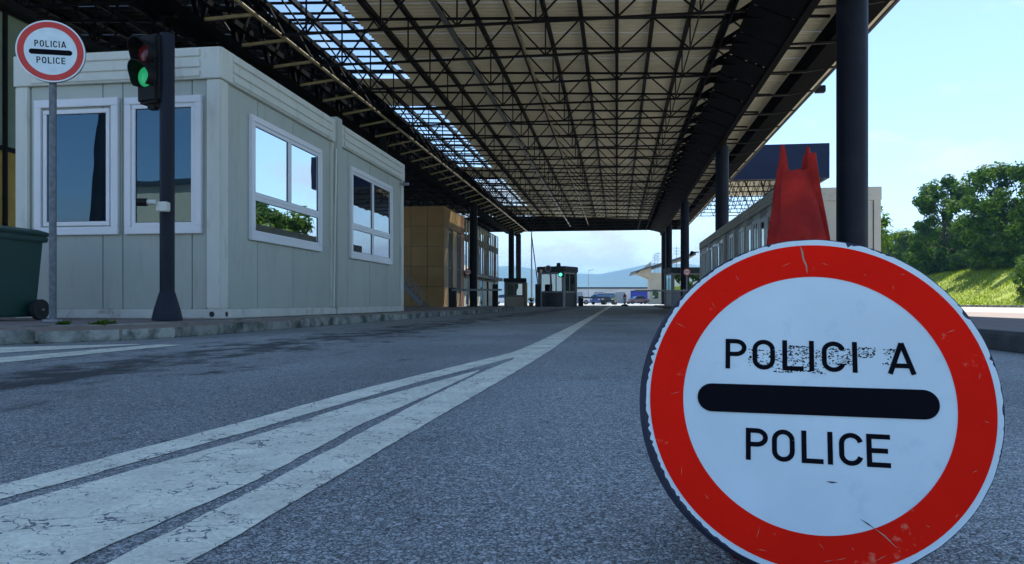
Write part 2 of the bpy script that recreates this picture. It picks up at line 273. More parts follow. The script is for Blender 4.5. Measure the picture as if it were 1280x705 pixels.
# ------------------------------------------------------------------ mesh helpers
LOC = {}
class MB:
    def __init__(s): s.v = []; s.f = []
    def add(s, vs, fs):
        n = len(s.v); s.v += [Vector(q) for q in vs]; s.f += [tuple(i + n for i in k) for k in fs]; return s
    def obox(s, o, u, n, s0, s1, d0, d1, z0, z1):
        o, u, n = Vector(o), Vector(u), Vector(n); Z = Vector((0, 0, 1))
        vs = [o + u * a + n * b + Z * c for c in (z0, z1) for b in (d0, d1) for a in (s0, s1)]
        return s.add(vs, [(0, 1, 3, 2), (4, 6, 7, 5), (0, 4, 5, 1), (2, 3, 7, 6), (0, 2, 6, 4), (1, 5, 7, 3)])
    def box(s, x0, x1, y0, y1, z0, z1): return s.obox((0, 0, 0), (1, 0, 0), (0, 1, 0), x0, x1, y0, y1, z0, z1)
    def bar(s, p, q, w, h=None, up=(0, 0, 1)):
        p, q = Vector(p), Vector(q); h = h or w; d = (q - p)
        if d.length < 1e-6: return s
        d.normalize(); up = Vector(up)
        if abs(d.dot(up)) > .99: up = Vector((1, 0, 0))
        a = d.cross(up).normalized(); b = a.cross(d)
        vs = [e + a * (w / 2 * i) + b * (h / 2 * j) for e in (p, q) for i, j in ((-1, -1), (1, -1), (1, 1), (-1, 1))]
        return s.add(vs, [(3, 2, 1, 0), (4, 5, 6, 7), (0, 1, 5, 4), (1, 2, 6, 5), (2, 3, 7, 6), (3, 0, 4, 7)])
    def tube(s, p, q, r0, r1=None, n=16, cap=True):
        p, q = Vector(p), Vector(q); r1 = r0 if r1 is None else r1; d = (q - p).normalized()
        up = Vector((0, 0, 1)) if abs(d.z) < .99 else Vector((1, 0, 0)); a = d.cross(up).normalized(); b = d.cross(a)
        vs = []
        for e, r in ((p, r0), (q, r1)):
            for k in range(n):
                t = 2 * math.pi * k / n; vs.append(e + (a * math.cos(t) + b * math.sin(t)) * r)
        fs = [(k, n + k, n + (k + 1) % n, (k + 1) % n) for k in range(n)]
        if cap: fs += [tuple(range(n)), tuple(range(2 * n - 1, n - 1, -1))]
        return s.add(vs, fs)
    def loft(s, rings, cap=True):
        n = len(rings[0]); vs = [q for r in rings for q in r]; fs = []
        for i in range(len(rings) - 1):
            for k in range(n): fs.append((i * n + k, i * n + (k + 1) % n, (i + 1) * n + (k + 1) % n, (i + 1) * n + k))
        if cap: fs += [tuple(range(n - 1, -1, -1)), tuple((len(rings) - 1) * n + k for k in range(n))]
        return s.add(vs, fs)
    def prism(s, pts, ext):            # planar polygon pushed along ext
        ext = Vector(ext); pts = [Vector(q) for q in pts]; n = len(pts)
        return s.add(pts + [q + ext for q in pts], [tuple(range(n - 1, -1, -1)), tuple(range(n, 2 * n))] + [(k, (k + 1) % n, n + (k + 1) % n, n + k) for k in range(n)])
    def build(s, name, m, parent=None, smooth=False, local=False, bevel=0, kind=None, fixn=True):
        me = bpy.data.meshes.new(name); lo = LOC.get(parent.name, Vector()) if parent and not local else Vector()
        me.from_pydata([tuple(q - lo) for q in s.v], [], s.f); me.update()
        if fixn:
            import bmesh
            bm = bmesh.new(); bm.from_mesh(me); bmesh.ops.recalc_face_normals(bm, faces=bm.faces)
            if bevel:
                bmesh.ops.bevel(bm, geom=[e for e in bm.edges if len(e.link_faces) == 2 and e.calc_face_angle() > .6], offset=bevel, segments=2, affect='EDGES', clamp_overlap=True)
            bm.to_mesh(me); bm.free()
        if isinstance(m, str): m = M[m]
        me.materials.append(m)
        if smooth:
            for p in me.polygons: p.use_smooth = True
            me.set_sharp_from_angle(angle=R(38))
        o = bpy.data.objects.new(name, me); COL.objects.link(o)
        if parent: o.parent = parent; LOC[o.name] = LOC.get(parent.name, Vector()) if not local else Vector()
        if kind: o['kind'] = kind
        return o

def tag(o, label, cat, group=None):
    o['label'] = label; o['category'] = cat
    if group: o['group'] = group
    return o
def thing(name, label, cat, loc=(0, 0, 0), group=None):
    o = bpy.data.objects.new(name, None); COL.objects.link(o); o.location = loc; o.empty_display_size = .2
    LOC[o.name] = Vector(loc); return tag(o, label, cat, group)
def struct(name, mb, m, **k): return mb.build(name, m, kind='structure', **k)
def copy_tree(o, parent=None):
    c = o.copy(); COL.objects.link(c); c.parent = parent
    for ch in list(o.children): copy_tree(ch, c)
    return c
X_, Y_, Z_ = Vector((1, 0, 0)), Vector((0, 1, 0)), Vector((0, 0, 1))

# ------------------------------------------------------------------ letters (constant-stroke road-sign lettering)
def arc(cx, cy, rx, ry, a0, a1, n=10): return [(cx + rx * math.cos(R(a0 + (a1 - a0) * k / n)), cy + ry * math.sin(R(a0 + (a1 - a0) * k / n))) for k in range(n + 1)]
T_ = .15
def glyph(ch):
    h = T_ / 2
    if ch == 'P': return .60, [[(h, 0), (h, 1)], [(h, 1 - h), (.30, 1 - h)] + arc(.30, .71, .30 - h, .29 - h, 90, -90) + [(h, .42 + h)]]
    if ch == 'O': return .66, [arc(.33, .67, .33 - h, .33 - h, 0, 180) + arc(.33, .33, .33 - h, .33 - h, 180, 360) + [(.66 - h, .67)]]
    if ch == 'C': return .64, [arc(.33, .67, .33 - h, .33 - h, 12, 180) + arc(.33, .33, .33 - h, .33 - h, 180, 348)]
    if ch == 'L': return .58, [[(h, 1), (h, 0)], [(h, h), (.58, h)]]
    if ch == 'I': return T_, [[(h, 0), (h, 1)]]
    if ch == 'E': return .60, [[(h, 0), (h, 1)], [(h, h), (.60, h)], [(h, .5), (.54, .5)], [(h, 1 - h), (.60, 1 - h)]]
    if ch == 'A': return .80, [[(h, 0), (.40, 1)], [(.80 - h, 0), (.40, 1)], [(.2, .27), (.6, .27)]]
def letters(mb, O, ex, ey, en, items, height):
    """items: (char, x0, x1) along ex from O, baseline on O; height along ey; en lifts the film"""
    lay = 0
    for ch, x0, x1 in items:
        wd, strokes = glyph(ch); sx = (x1 - x0) / wd
        for st in strokes:
            lay += 1; lift = en * (.00025 + .00004 * (lay % 4))
            pts = [Vector((x0 + p[0] * sx, p[1] * height)) for p in st]; hw = T_ / 2 * height; vs = []
            for i, p in enumerate(pts):
                a = (pts[i] - pts[i - 1]).normalized() if i else None; b = (pts[i + 1] - pts[i]).normalized() if i < len(pts) - 1 else None
                d = ((a or b) + (b or a)).normalized(); nrm = Vector((-d.y, d.x))
                for sg in (1, -1):
                    q = p + nrm * hw * sg; vs.append(O + ex * q.x + ey * q.y + lift)
            mb.add(vs, [(2 * i, 2 * i + 1, 2 * i + 3, 2 * i + 2) for i in range(len(pts) - 1)])
def stadium(mb, P0, P1, ey, en, hh, lift):
    ex = (P1 - P0).normalized(); a = P0 + ex * hh; b = P1 - ex * hh
    pts = [b + ex * hh * math.cos(R(t)) + ey * hh * math.sin(R(t)) + en * lift for t in range(-90, 91, 12)] + [a + ex * hh * math.cos(R(t)) + ey * hh * math.sin(R(t)) + en * lift for t in range(90, 271, 12)]
    mb.add(pts, [tuple(range(len(pts)))])
def ring(mb, C, ex, ey, en, r0, r1, lift, n=96, jit=None):
    vs = []
    for k in range(n):
        t = 2 * math.pi * k / n; d = ex * math.cos(t) + ey * math.sin(t)
        ro = r1 if not jit else jit(t)
        vs += [C + d * r0 + en * lift, C + d * ro + en * lift]
    mb.add(vs, [(2 * k, 2 * k + 1, 2 * ((k + 1) % n) + 1, 2 * ((k + 1) % n)) for k in range(n)])
def disc(mb, C, ex, ey, en, r, lift, n=96, jit=None):
    mb.add([C + (ex * math.cos(2 * math.pi * k / n) + ey * math.sin(2 * math.pi * k / n)) * (jit(2 * math.pi * k / n) if jit else r) + en * lift for k in range(n)], [tuple(range(n))])

# ================================================================== GROUND
struct('ground', MB().add([(-6000, -900, -.35), (6000, -900, -.35), (6000, 6000, -.35), (-6000, 6000, -.35)], [(0, 1, 2, 3)]), 'field')
struct('road', MB().add([(-70, -60, 0), (22.5, -60, 0), (22.5, 330, 0), (-70, 330, 0)], [(0, 1, 2, 3)]), 'asphalt')

# road markings: edges read off the photograph, dropped onto the road plane
BZI = [0]
def band(e1, e2, name, n=240):
    BZI[0] += 1; z = .0012 + .0003 * BZI[0]
    def samp(e):
        g = [onz(*p, z) for p in e]; d = [0]
        for a, b in zip(g, g[1:]): d.append(d[-1] + (b - a).length)
        out = []
        for k in range(n + 1):
            # even in image space: interpolate on pixel polyline
            t = k / n * (len(e) - 1); i = min(int(t), len(e) - 2); fr = t - i
            out.append(onz(e[i][0] + (e[i + 1][0] - e[i][0]) * fr, e[i][1] + (e[i + 1][1] - e[i][1]) * fr, z))
        return out
    a, b = samp(e1), samp(e2)
    for sq in (a, b):
        for q in sq:
            if q.y < 6: q.x += .004 * noise.noise(q * 9) + .002 * noise.noise(q * 37)
    return struct(name, MB().add(a + b, [(i, i + 1, n + 2 + i, n + 1 + i) for i in range(n)]), 'paint')
band([(-380, 708), (0, 606), (300, 528), (456, 485), (640, 440.5), (655, 435), (660, 432)], [(-380, 741), (0, 624), (300, 542), (417, 507.5), (519, 478.6), (636, 448.3), (655, 443)], 'road_marking')
band([(-380, 755), (0, 633.5), (300, 550), (456, 501), (594, 463.6), (599, 462)], [(-240, 880), (89, 703), (319.5, 600), (456, 528), (534, 494.5), (593, 467), (599, 463)], 'road_marking')
band([(-120, 830), (135, 703), (341, 600), (519, 505), (600, 466), (655, 443.4)], [(40, 812), (238, 703), (413, 600), (542, 524), (651.6, 460.6), (672, 448)], 'road_marking')
band([(640, 440.3), (655, 435), (667, 429.5), (714, 407.5), (741, 394), (757, 385), (764.5, 381.4)], [(648, 462.6), (660, 455), (691, 436.2), (730, 406), (751, 392), (762, 385), (766.5, 381.4)], 'road_marking')
band([(-260, 444), (0, 434), (173, 429.8)], [(-260, 455), (0, 441), (176, 430.6)], 'road_marking')
band([(-260, 472), (0, 447), (201, 430.2)], [(-260, 481), (0, 453.5), (228, 431)], 'road_marking')

# left traffic island with kerb stones
PZ = .13
prof = [(-30, 3.0), (-7.0, 3.35), (-5.4, 3.95), (-4.65, 4.42), (-4.15, 4.9), (-3.84, 5.4), (-3.72, 5.95), (-3.70, 6.6)]
yk = 6.6
while yk < 27: yk += .98; prof.append((-3.70, yk))
isl = struct('pavement', MB().prism([(x, y, .02) for x, y in prof] + [(-30, prof[-1][1], .02)], (0, 0, PZ - .026)), 'concrete')
for i in range(1, len(prof) - 1):
    a, b = Vector((*prof[i], 0)), Vector((*prof[i + 1], 0)); d = (b - a); ln = d.length; d.normalize(); nrm = Vector((d.y, -d.x, 0))
    j = random.uniform(-.008, .008); tl = random.uniform(-.006, .004)
    mb = MB().prism([a + d * .006 + nrm * (.012 + j) , a + d * .006 + nrm * (.008 + j) + Z_ * .095, a + d * .006 + nrm * (-.02 + j) + Z_ * (PZ + tl), a + d * .006 - nrm * .15 + Z_ * (PZ + tl - .001), a + d * .006 - nrm * .15], d * (ln - .012))
    mb.build('kerb_stone', 'kerb', isl, bevel=.008)
# right island carrying columns and cabins
risl = struct('pavement', MB().box(2.5, 6.9, 3.5, 52, -.1, .12 - .004), 'concrete')
y = 3.5
while y < 40:
    j = random.uniform(-.006, .006)
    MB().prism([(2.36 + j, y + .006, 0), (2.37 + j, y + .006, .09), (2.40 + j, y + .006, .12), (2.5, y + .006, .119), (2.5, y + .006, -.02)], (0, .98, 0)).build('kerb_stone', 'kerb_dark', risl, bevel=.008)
    y += .992
struct('apron', MB().add([(7.2, -60, .004), (22.5, -60, .004), (22.5, 330, .004), (7.2, 330, .004)], [(0, 1, 2, 3)]), 'apron')
kb = struct('verge_kerb', MB().box(22.5, 22.75, -60, 330, -.1, .14), 'kerb')

# grass bank
def bankz(x, y):
    t = max(0, min(1, (x - 22.6) / 6.2)); t = t * t * (3 - 2 * t)
    return .08 + t * (2.75 + .25 * noise.noise(Vector((x * .08, y * .06, 0)))) + max(0, x - 29) * .035 + .10 * noise.noise(Vector((x * .5, y * .4, 3)))
nx, ny = 46, 150; mb = MB()
xs = [22.7 + i * .32 if i < 28 else 31.66 + (i - 28) * 3 for i in range(nx)]; ys = [-60 + j * 2.0 for j in range(ny)]
mb.add([(x, yy, bankz(x, yy)) for yy in ys for x in xs], [(j * nx + i, j * nx + i + 1, (j + 1) * nx + i + 1, (j + 1) * nx + i) for j in range(ny - 1) for i in range(nx - 1)])
struct('grass_bank', mb, 'bank', smooth=True)
mb = MB(); rg = random.Random(3)
for k in range(42000):
    yy = rg.uniform(24, 88); x = 22.8 + 9 * rg.random()
    if noise.noise(Vector((x * .35, yy * .35, 9))) > .38: continue
    z = bankz(x, yy); h = rg.uniform(.06, .2); a = rg.random() * 6.28; wd = .03
    dx, dy = math.cos(a) * wd, math.sin(a) * wd; lx, ly = rg.uniform(-.1, .1), rg.uniform(-.1, .1)
    mb.add([(x - dx, yy - dy, z - .02), (x + dx, yy + dy, z - .02), (x + lx, yy + ly, z + h)], [(0, 1, 2)])
o = mb.build('grass', 'grassblade', kind='stuff', fixn=False); o['label'] = 'bright green short grass growing over the sunlit bank'; o['category'] = 'grass'

# hills on the horizon
mb = MB(); cols = 90; rows = 8
def ridge(x):
    u_ = [(-2600, 70), (-900, 80), (-420, 118), (-330, 120), (-180, 96), (-60, 92), (10, 104), (110, 128), (200, 126), (330, 105), (600, 120), (1200, 150), (2600, 110)]
    for (a, h0), (b, h1) in zip(u_, u_[1:]):
        if a <= x <= b: t = (x - a) / (b - a); t = t * t * (3 - 2 * t); return h0 + (h1 - h0) * t
    return 80
HY = 2500
for j in range(rows + 1):
    t = j / rows
    for i in range(cols + 1):
        x = -2500 + 5000 * i / cols
        mb.v.append(Vector((x, HY - 700 + 700 * t + 40 * noise.noise(Vector((x * .004, j, 1))), -.3 + ridge(x) * math.sin(t * math.pi / 2) * (1 + .02 * noise.noise(Vector((x * .01, t * 4, 0)))))))
mb.f = [(j * (cols + 1) + i, j * (cols + 1) + i + 1, (j + 1) * (cols + 1) + i + 1, (j + 1) * (cols + 1) + i) for j in range(rows) for i in range(cols)]
struct('hills', mb, 'hill', smooth=True)

# ================================================================== CANOPY
def zt(x): return 8.73 - .045 * x          # top chord / deck height (roof falls to the right)
ZB = 7.71                                   # truss bottom chord
can = thing('border_canopy', 'vast steel lattice canopy over the border crossing lanes on navy columns', 'canopy', (0, 40, 0))
Y0, Y1, XL, XR = 5.8, 78.0, -26.0, 6.97
RX, LX = 4.68, -10.25
for yy in (15.9, 34.75, 53.4, 69.6, 76.2):
    c = MB().tube((RX, yy, .1), (RX, yy, 7.3), .295, n=28).tube((RX, yy, 7.3), (RX, yy, 8.1), .22, n=16).build('column', 'navy', can, smooth=True)
    MB().box(RX - .42, RX + .42, yy - .42, yy + .42, .10, .15).build('base_plate', 'navy', c)
for yy in (31.4, 52.6, 72.0, 77.3):
    c = MB().tube((LX + .15, yy, 0), (LX + .15, yy, 7.3), .28, n=28).tube((LX + .15, yy, 7.3), (LX + .15, yy, 8.9), .22, n=16).build('column', 'navy', can, smooth=True)
    MB().box(LX - .27, LX + .57, yy - .42, yy + .42, 0, .05).build('base_plate', 'navy', c)
# transverse lattice trusses
yy = Y0 + .3; ty = []
while yy < Y1 - .3: ty.append(yy); yy += 2.73
for yy in ty:
    mb = MB(); x0, x1 = XL, 6.02
    mb.bar((x0, yy, ZB), (x1, yy, ZB), .065); mb.bar((x0, yy, zt(x0)), (x1, yy, zt(x1)), .07)
    k = -12
    while 2.12 * k < x1 + 1:
        xb = 2.12 * k
        if x0 < xb < x1:
            mb.bar((xb, yy, ZB), (xb, yy, zt(xb)), .04)
            for xt in (xb - 1.06, xb + 1.06):
                if x0 < xt < x1: mb.bar((xb, yy, ZB), (xt, yy, zt(xt)), .045)
        k += 1
    mb.build('truss', 'truss', can)
for k in (-11, -9, -7, -6, 1, 2):
    MB().bar((2.12 * k, Y0, ZB + .03), (2.12 * k, Y1, ZB + .03), .035).build('tie_rod', 'truss', can)
# pale service runs under the deck
MB().tube((-2.9, Y0, 8.3), (-2.9, Y1, 8.3), .05, n=8).build('service_pipe', 'brace', can, smooth=True)
MB().bar((-4.75, Y0, 8.15), (-4.75, Y1, 8.15), .12, .04).build('cable_tray', 'galv', can)
# purlins
k = -24
while 1.06 * k < XR - .2:
    x = 1.06 * k
    MB().box(x - .06, x + .06, Y0, Y1, zt(x) + .035, zt(x) + .19).build('purlin', 'truss', can); k += 1
# deck in bays, corrugated, with skylights over the left strip
SK0, SK1 = -10.9, -8.25
sky_bays = [(11.7, 29.4), (33.7, 49.7), (54.0, 69.7)]
def deck(xa, xb, ya, yb):
    mb = MB(); pts = []; p = .28; k = math.floor(ya / p)
    def prof_(y):
        f = (y / p) % 1.0 * p
        return 0 if f < .10 else (f - .10) / .04 * .05 if f < .14 else .05 if f < .24 else (.28 - f) / .04 * .05
    ys_d = {ya, yb}
    while k * p < yb:
        for d in (0, .10, .14, .24):
            if ya < k * p + d < yb: ys_d.add(k * p + d)
        k += 1
    pts = [(q, prof_(q)) for q in sorted(ys_d)]; vs = []
    for (q, dz) in pts: vs += [(xa, q, zt(xa) + .20 + dz), (xb, q, zt(xb) + .20 + dz)]
    n = len(pts); mb.add(vs, [(2 * i, 2 * i + 1, 2 * i + 3, 2 * i + 2) for i in range(n - 1)])
    return mb
cuts = [Y0] + [q for b in sky_bays for q in b] + [Y1]
bays = []
for i in range(len(cuts) - 1):
    a, b = cuts[i], cuts[i + 1]; n = max(1, round((b - a) / 2.7))
    for j in range(n): bays.append((a + (b - a) * j / n, a + (b - a) * (j + 1) / n, i % 2 == 1))
for a, b, is_sky in bays:
    xe = [SK1, -3.18, 2.12, XR]
    for q0, q1 in zip(xe, xe[1:]): deck(q0 + .0006, q1 - .0006, a + .0006, b - .0006).build('roof_panel', 'deck', can)
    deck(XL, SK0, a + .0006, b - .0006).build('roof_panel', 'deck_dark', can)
    if is_sky:
        n = 3; st = (b - a) / n
        for j in range(n):
            ya = a + st * j
            MB().add([(SK0, ya + .05, zt(SK0) + .3), (SK1, ya + .05, zt(SK1) + .3), (SK1, ya + st - .05, zt(SK1) + .3), (SK0, ya + st - .05, zt(SK0) + .3)], [(0, 1, 2, 3)]).build('skylight_pane', 'skypane', can)
            MB().bar((SK0, ya, zt(SK0) + .27), (SK1, ya, zt(SK1) + .27), .16, .03).build('skylight_bar', 'truss', can)
    else: deck(SK0 + .004, SK1 - .004, a + .0006, b - .0006).build('roof_panel', 'deck', can)
# longitudinal girders: inward face slopes, outward face stands
def girder(xa, xt, sgn, plate):
    g = MB()
    za, zo = 7.21, ZB
    g.bar((xa, Y0, za), (xa, Y1, za), .2, .2); g.bar((xa, Y0, zt(xa) - .1), (xa, Y1, zt(xa) - .1), .16)
    g.bar((xa - sgn * .38, Y0, 7.6), (xa - sgn * .38, Y1, 7.6), .14)
    root = g.build('girder', 'girder', can)
    MB().tube((xt, Y0, zo), (xt, Y1, zo), .055, n=10).build('edge_chord', 'brace' if not plate else 'girder', root, smooth=True)
    y = Y0 + .2
    lat = MB()
    while y < Y1 - .9:
        MB().bar((xa - (xa - xt) * .12, y, za + .1), (xt, y + .85, zo), .1 if not plate else .06, .07).build('brace', 'brace' if not plate else 'girder', root)
        lat.bar((xa, y, za), (xa, y + .95, zt(xa) - .1), .11); lat.bar((xa, y + .95, zt(xa) - .1), (xa, y + 1.9, za), .11)
        lat.bar((xt, y + .85, zo), (xa, y, zt(xa) - .1), .08); lat.bar((xt, y + .85, zo), (xa, y + 1.9, zt(xa) - .1), .06)
        lat.bar((xa - sgn * .38, y, 7.6), (xt, y + 1.4, zo + .2), .12); lat.bar((xa, y + .4, zt(xa) - .3), (xt, y + 1.3, zo), .07)
        y += 1.9
    lat.build('lattice', 'girder', root)
    return root
gl_ = girder(LX, -9.23, -1, False)
gr_ = girder(4.46, 2.92, 1, True)
# floor plates: solid in the sloping face of the right girder, a walkway behind the left one
y = Y0
while y < Y1 - 1.9:
    MB().prism([(3.25, y + .03, 7.64), (4.42, y + .03, 7.12), (4.42, y + .03, 7.14), (3.25, y + .03, 7.66)], (0, 1.8 + random.uniform(-.05, .05), 0)).build('floor_plate', 'girder', gr_)
    MB().box(LX - .85, LX - .05, y, y + 1.62, 7.27, 7.31).build('floor_plate', 'girder', gl_)
    y += 1.9
# right eave: gutter, soffit strip, edge, brackets
MB().box(6.02, 6.71, Y0, Y1, 7.76, 8.34).build('gutter', 'girder', can)
MB().box(6.715, 6.88, Y0, Y1, 7.84, 7.90).build('eave_soffit', 'deck', can)
MB().box(6.885, 6.97, Y0, Y1, 7.80, 8.66).build('eave_fascia', 'navy', can)
for yy in ty: MB().bar((6.02, yy, ZB), (6.9, yy, 7.83), .05).build('eave_bracket', 'truss', can)
# end fascias
MB().box(XL, XR, Y1, Y1 + .12, ZB - .02, 9.3).build('end_fascia', 'girder', can)
MB().box(XL, XR, Y0 - .12, Y0, ZB - .02, 9.3).build('end_fascia', 'girder', can)
fl = onX(1024, 111, 7.12)
f_ = thing('floodlight', 'small black floodlight under the canopy eave', 'floodlight', (7.0, fl.y, 7.6))
MB().box(6.98, 7.32, fl.y - .12, fl.y + .12, fl.z - .14, fl.z + .1).build('housing', 'truss', f_, bevel=.02)
MB().box(6.975, 7.01, fl.y - .03, fl.y + .03, fl.z + .1, 7.95).build('bracket', 'truss', f_)

# wider far part of the roof on the right, with the navy fascia
D2 = 53.5; a = onY(914, 225, D2); b = onY(1037, 179, D2)
c2 = thing('side_canopy', 'wider side canopy with plain navy fascia beyond the right eave', 'canopy', (10, D2 + 12, 0))
zlo, zhi = a.z, b.z + .02; x0, x1 = 7.0, b.x; YD = 76
MB().box(x0, x1, D2, D2 + .2, zlo, zhi).build('fascia', 'fascia', c2)
MB().box(x1 - .2, x1, D2 + .203, YD, zlo, zhi).build('fascia', 'fascia', c2)
MB().box(x0, x1 - .203, D2 + .203, YD, zhi - .4, zhi - .1).build('roof', 'deck', c2)
for j in range(9):
    y = D2 + .8 + j * 2.7; mb = MB(); mb.bar((x0, y, zlo + .05), (x1 - .21, y, zlo + .05), .07); q = x0
    while q < x1 - 1.4: mb.bar((q, y, zlo + .05), (q + .6, y, zhi - .4), .05); mb.bar((q + .6, y, zhi - .4), (q + 1.2, y, zlo + .05), .05); q += 1.2
    mb.build('truss', 'truss', c2)
for j in range(2): MB().tube((x1 - .9, D2 + 5 + j * 18, 0), (x1 - .9, D2 + 5 + j * 18, zlo), .25, n=16).build('column', 'navy', c2, smooth=True)

# ================================================================== CABINS
def frame_rect(mb, o, u, n, s0, s1, z0, z1, t, d0, d1):
    mb.obox(o, u, n, s0, s1, d0, d1, z0, z0 + t); mb.obox(o, u, n, s0, s1, d0, d1, z1 - t, z1)
    mb.obox(o, u, n, s0, s0 + t, d0, d1, z0 + t + .0005, z1 - t - .0005); mb.obox(o, u, n, s1 - t, s1, d0, d1, z0 + t + .0005, z1 - t - .0005)
def window(parent, o, u, n, s0, s1, z0, z1, cells, gm='glass', t=.075, proud=.045, name='window', fm='pvc'):
    """cells: list of (a0,a1,b0,b1) fractions of the inner opening, each a sash with its pane"""
    mb = MB(); frame_rect(mb, o, u, n, s0, s1, z0, z1, t, .0, proud)
    w_ = mb.build(name, fm, parent, bevel=.005)
    is0, is1, iz0, iz1 = s0 + t, s1 - t, z0 + t, z1 - t
    for a0, a1, b0, b1 in cells:
        p0, p1 = is0 + (is1 - is0) * a0, is0 + (is1 - is0) * a1; q0, q1 = iz0 + (iz1 - iz0) * b0, iz0 + (iz1 - iz0) * b1
        st = min(.045, (p1 - p0) * .18); mb = MB(); frame_rect(mb, o, u, n, p0 + .001, p1 - .001, q0 + .001, q1 - .001, st, .0, proud - .012); mb.build('sash', fm, w_, bevel=.004)
        MB().obox(o, u, n, p0 + st, p1 - st, .004, .016, q0 + st, q1 - st).build('pane', gm, w_)
        g = MB(); frame_rect(g, o, u, n, p0 + st - .001, p1 - st + .001, q0 + st - .001, q1 - st + .001, .008, .016, .021); g.build('gasket', 'rubber', w_)
    return w_
def panels(parent, o, u, n, s0, s1, z0, z1, joints, m='cabin'):
    e = [s0] + joints + [s1]
    for a, b in zip(e, e[1:]):
        MB().obox(o, u, n, a + .004, b - .004, -.045, random.uniform(-.002, .002), z0, z1).build('wall_panel', m, parent, bevel=.004)
def fascia(parent, o, u, n, s0, s1, z0, z1, m='cabin_white', grooves=True):
    h = z1 - z0
    mb = MB(); mb.obox(o, u, n, s0, s1, -.06, .018, z0, z1)
    if grooves:
        mb.obox(o, u, n, s0 + .22, s1 - .22, .018, .034, z0 + h * .06, z0 + h * .27)
        mb.obox(o, u, n, s0 + .22, s1 - .22, .018, .034, z0 + h * .36, z0 + h * .62)
        mb.obox(o, u, n, s0 + .22, s1 - .22, .018, .034, z0 + h * .71, z0 + h * .93)
    mb.build('fascia', m, parent, bevel=.006)

CXr, CYf = -4.12, 7.4
CXl = onY(18, 300, CYf).x; YJ = onX(421, 300, CXr).y; YE = onX(505, 300, CXr).y
ZT = onX(281, 61.5, CXr).z; FZ = ZT - .33; BZ = PZ + .10
GRID4 = [(0, .5, .34, 1), (.5, 1, .34, 1), (0, 1, 0, .34)]
def left_cabin(lab, ya, yb, front):
    t = thing('office_cabin', lab, 'cabin', ((CXl + CXr) / 2, (ya + yb) / 2, PZ), 'office cabins on the left island')
    MB().box(CXl + .05, CXr - .05, ya + .05, yb - .05, PZ - .004, ZT - .05).build('core', 'darkgrey', t)
    base = MB().box(CXl, CXr, ya, yb, PZ - .002, BZ).build('base_frame', 'cabin_base', t, bevel=.008)
    for sy in ((ya + .06,) if front else ()):      # fork / drain holes in the base beam
        MB().tube((CXr - .02, sy + .06, PZ + .045), (CXr + .003, sy + .06, PZ + .045), .028, n=12).build('fixing_hole', 'rubber', base)
    for sx in ((CXr - .1,) if front else ()):
        MB().tube((sx, ya - .003, PZ + .045), (sx, ya + .02, PZ + .045), .03, n=12).build('fixing_hole', 'rubber', base)
    pw = .17
    for (x0, x1) in ((CXl, CXl + pw), (CXr - pw, CXr)):
        for (y0, y1) in ((ya, ya + pw), (yb - pw, yb)):
            MB().box(x0 + .002, x1 - .002, y0 + .002, y1 - .002, BZ + .001, FZ - .001).build('corner_post', 'cabin_white', t, bevel=.012)
    fascia(t, (CXl, ya, 0), X_, -Y_, 0, CXr - CXl, FZ, ZT)
    fascia(t, (CXr, ya, 0), Y_, X_, .0, yb - ya, FZ, ZT)
    fascia(t, (CXl, yb, 0), -X_ * -1, Y_, 0, CXr - CXl, FZ, ZT, grooves=False)
    MB().box(CXl + .02, CXr - .02, ya + .02, yb - .02, ZT - .06, ZT - .01).build('roof', 'cabin_white', t)
    return t, pw
cab1, pw = left_cabin('pale grey-green office cabin with tall paired front windows beside the traffic light', CYf, YJ - .02, True)
cab2, _ = left_cabin('pale grey-green office cabin joined behind the first, with a dark narrow four-pane window', YJ + .02, YE, False)
# wall panels (recessed slightly from posts)
o1 = Vector((CXl, CYf + .03, 0)); fx = lambda u_: onY(u_, 300, CYf).x - CXl
panels(cab1, o1, X_, -Y_, pw + .005, CXr - CXl - pw - .005, BZ + .002, FZ - .002, [fx(126), fx(151), fx(238)])
o2 = Vector((CXr - .03, 0, 0)); fy = lambda u_: onX(u_, 300, CXr).y
panels(cab1, o2, Y_, X_, CYf + pw + .005, YJ - .02 - pw - .005, BZ + .002, FZ - .002, [fy(325), fy(369)])
panels(cab2, o2, Y_, X_, YJ + .02 + pw + .005, YE - pw - .005, BZ + .002, FZ - .002, [fy(437), fy(464), fy(486)])
for cb, ya, yb in ((cab1, CYf, YJ - .02), (cab2, YJ + .02, YE)):
    panels(cb, Vector((CXl + .03, 0, 0)), Y_, -X_, ya + pw + .005, yb - pw - .005, BZ + .002, FZ - .002, [ya + 1.2, ya + 2.3])
panels(cab2, Vector((CXl, YE - .03, 0)), X_, Y_, pw + .005, CXr - CXl - pw - .005, BZ + .002, FZ - .002, [1.2])
# front windows
def fwin(u0, u1, v0, v1): 
    a = onY(u0, v0, CYf); b = onY(u1, v1, CYf); return a.x - CXl, b.x - CXl, b.z, a.z
window(cab1, o1, X_, -Y_, *fwin(43, 148, 126, 293), [(0.02, .98, .01, .98)], t=.085)
window(cab1, o1, X_, -Y_, *fwin(156, 252, 122.5, 291.5), [(0, 1, 0, 1)], t=.075)
# side windows
def swin(u0, u1, vt, vb):
    a = onX(u0, vt, CXr); b = onX(u1, vt, CXr); return a.y, b.y, onX(u0, vb, CXr).z, a.z
window(cab1, o2, Y_, X_, *swin(313.5, 402, 142, 299.5), GRID4, 'glass_side', t=.07)
window(cab2, o2, Y_, X_, *swin(438.5, 490, 207, 322.7), [(0, .5, .34, 1), (.5, 1, .34, 1), (0, .5, 0, .34), (.5, 1, 0, .34)], 'glass_mid', t=.07)
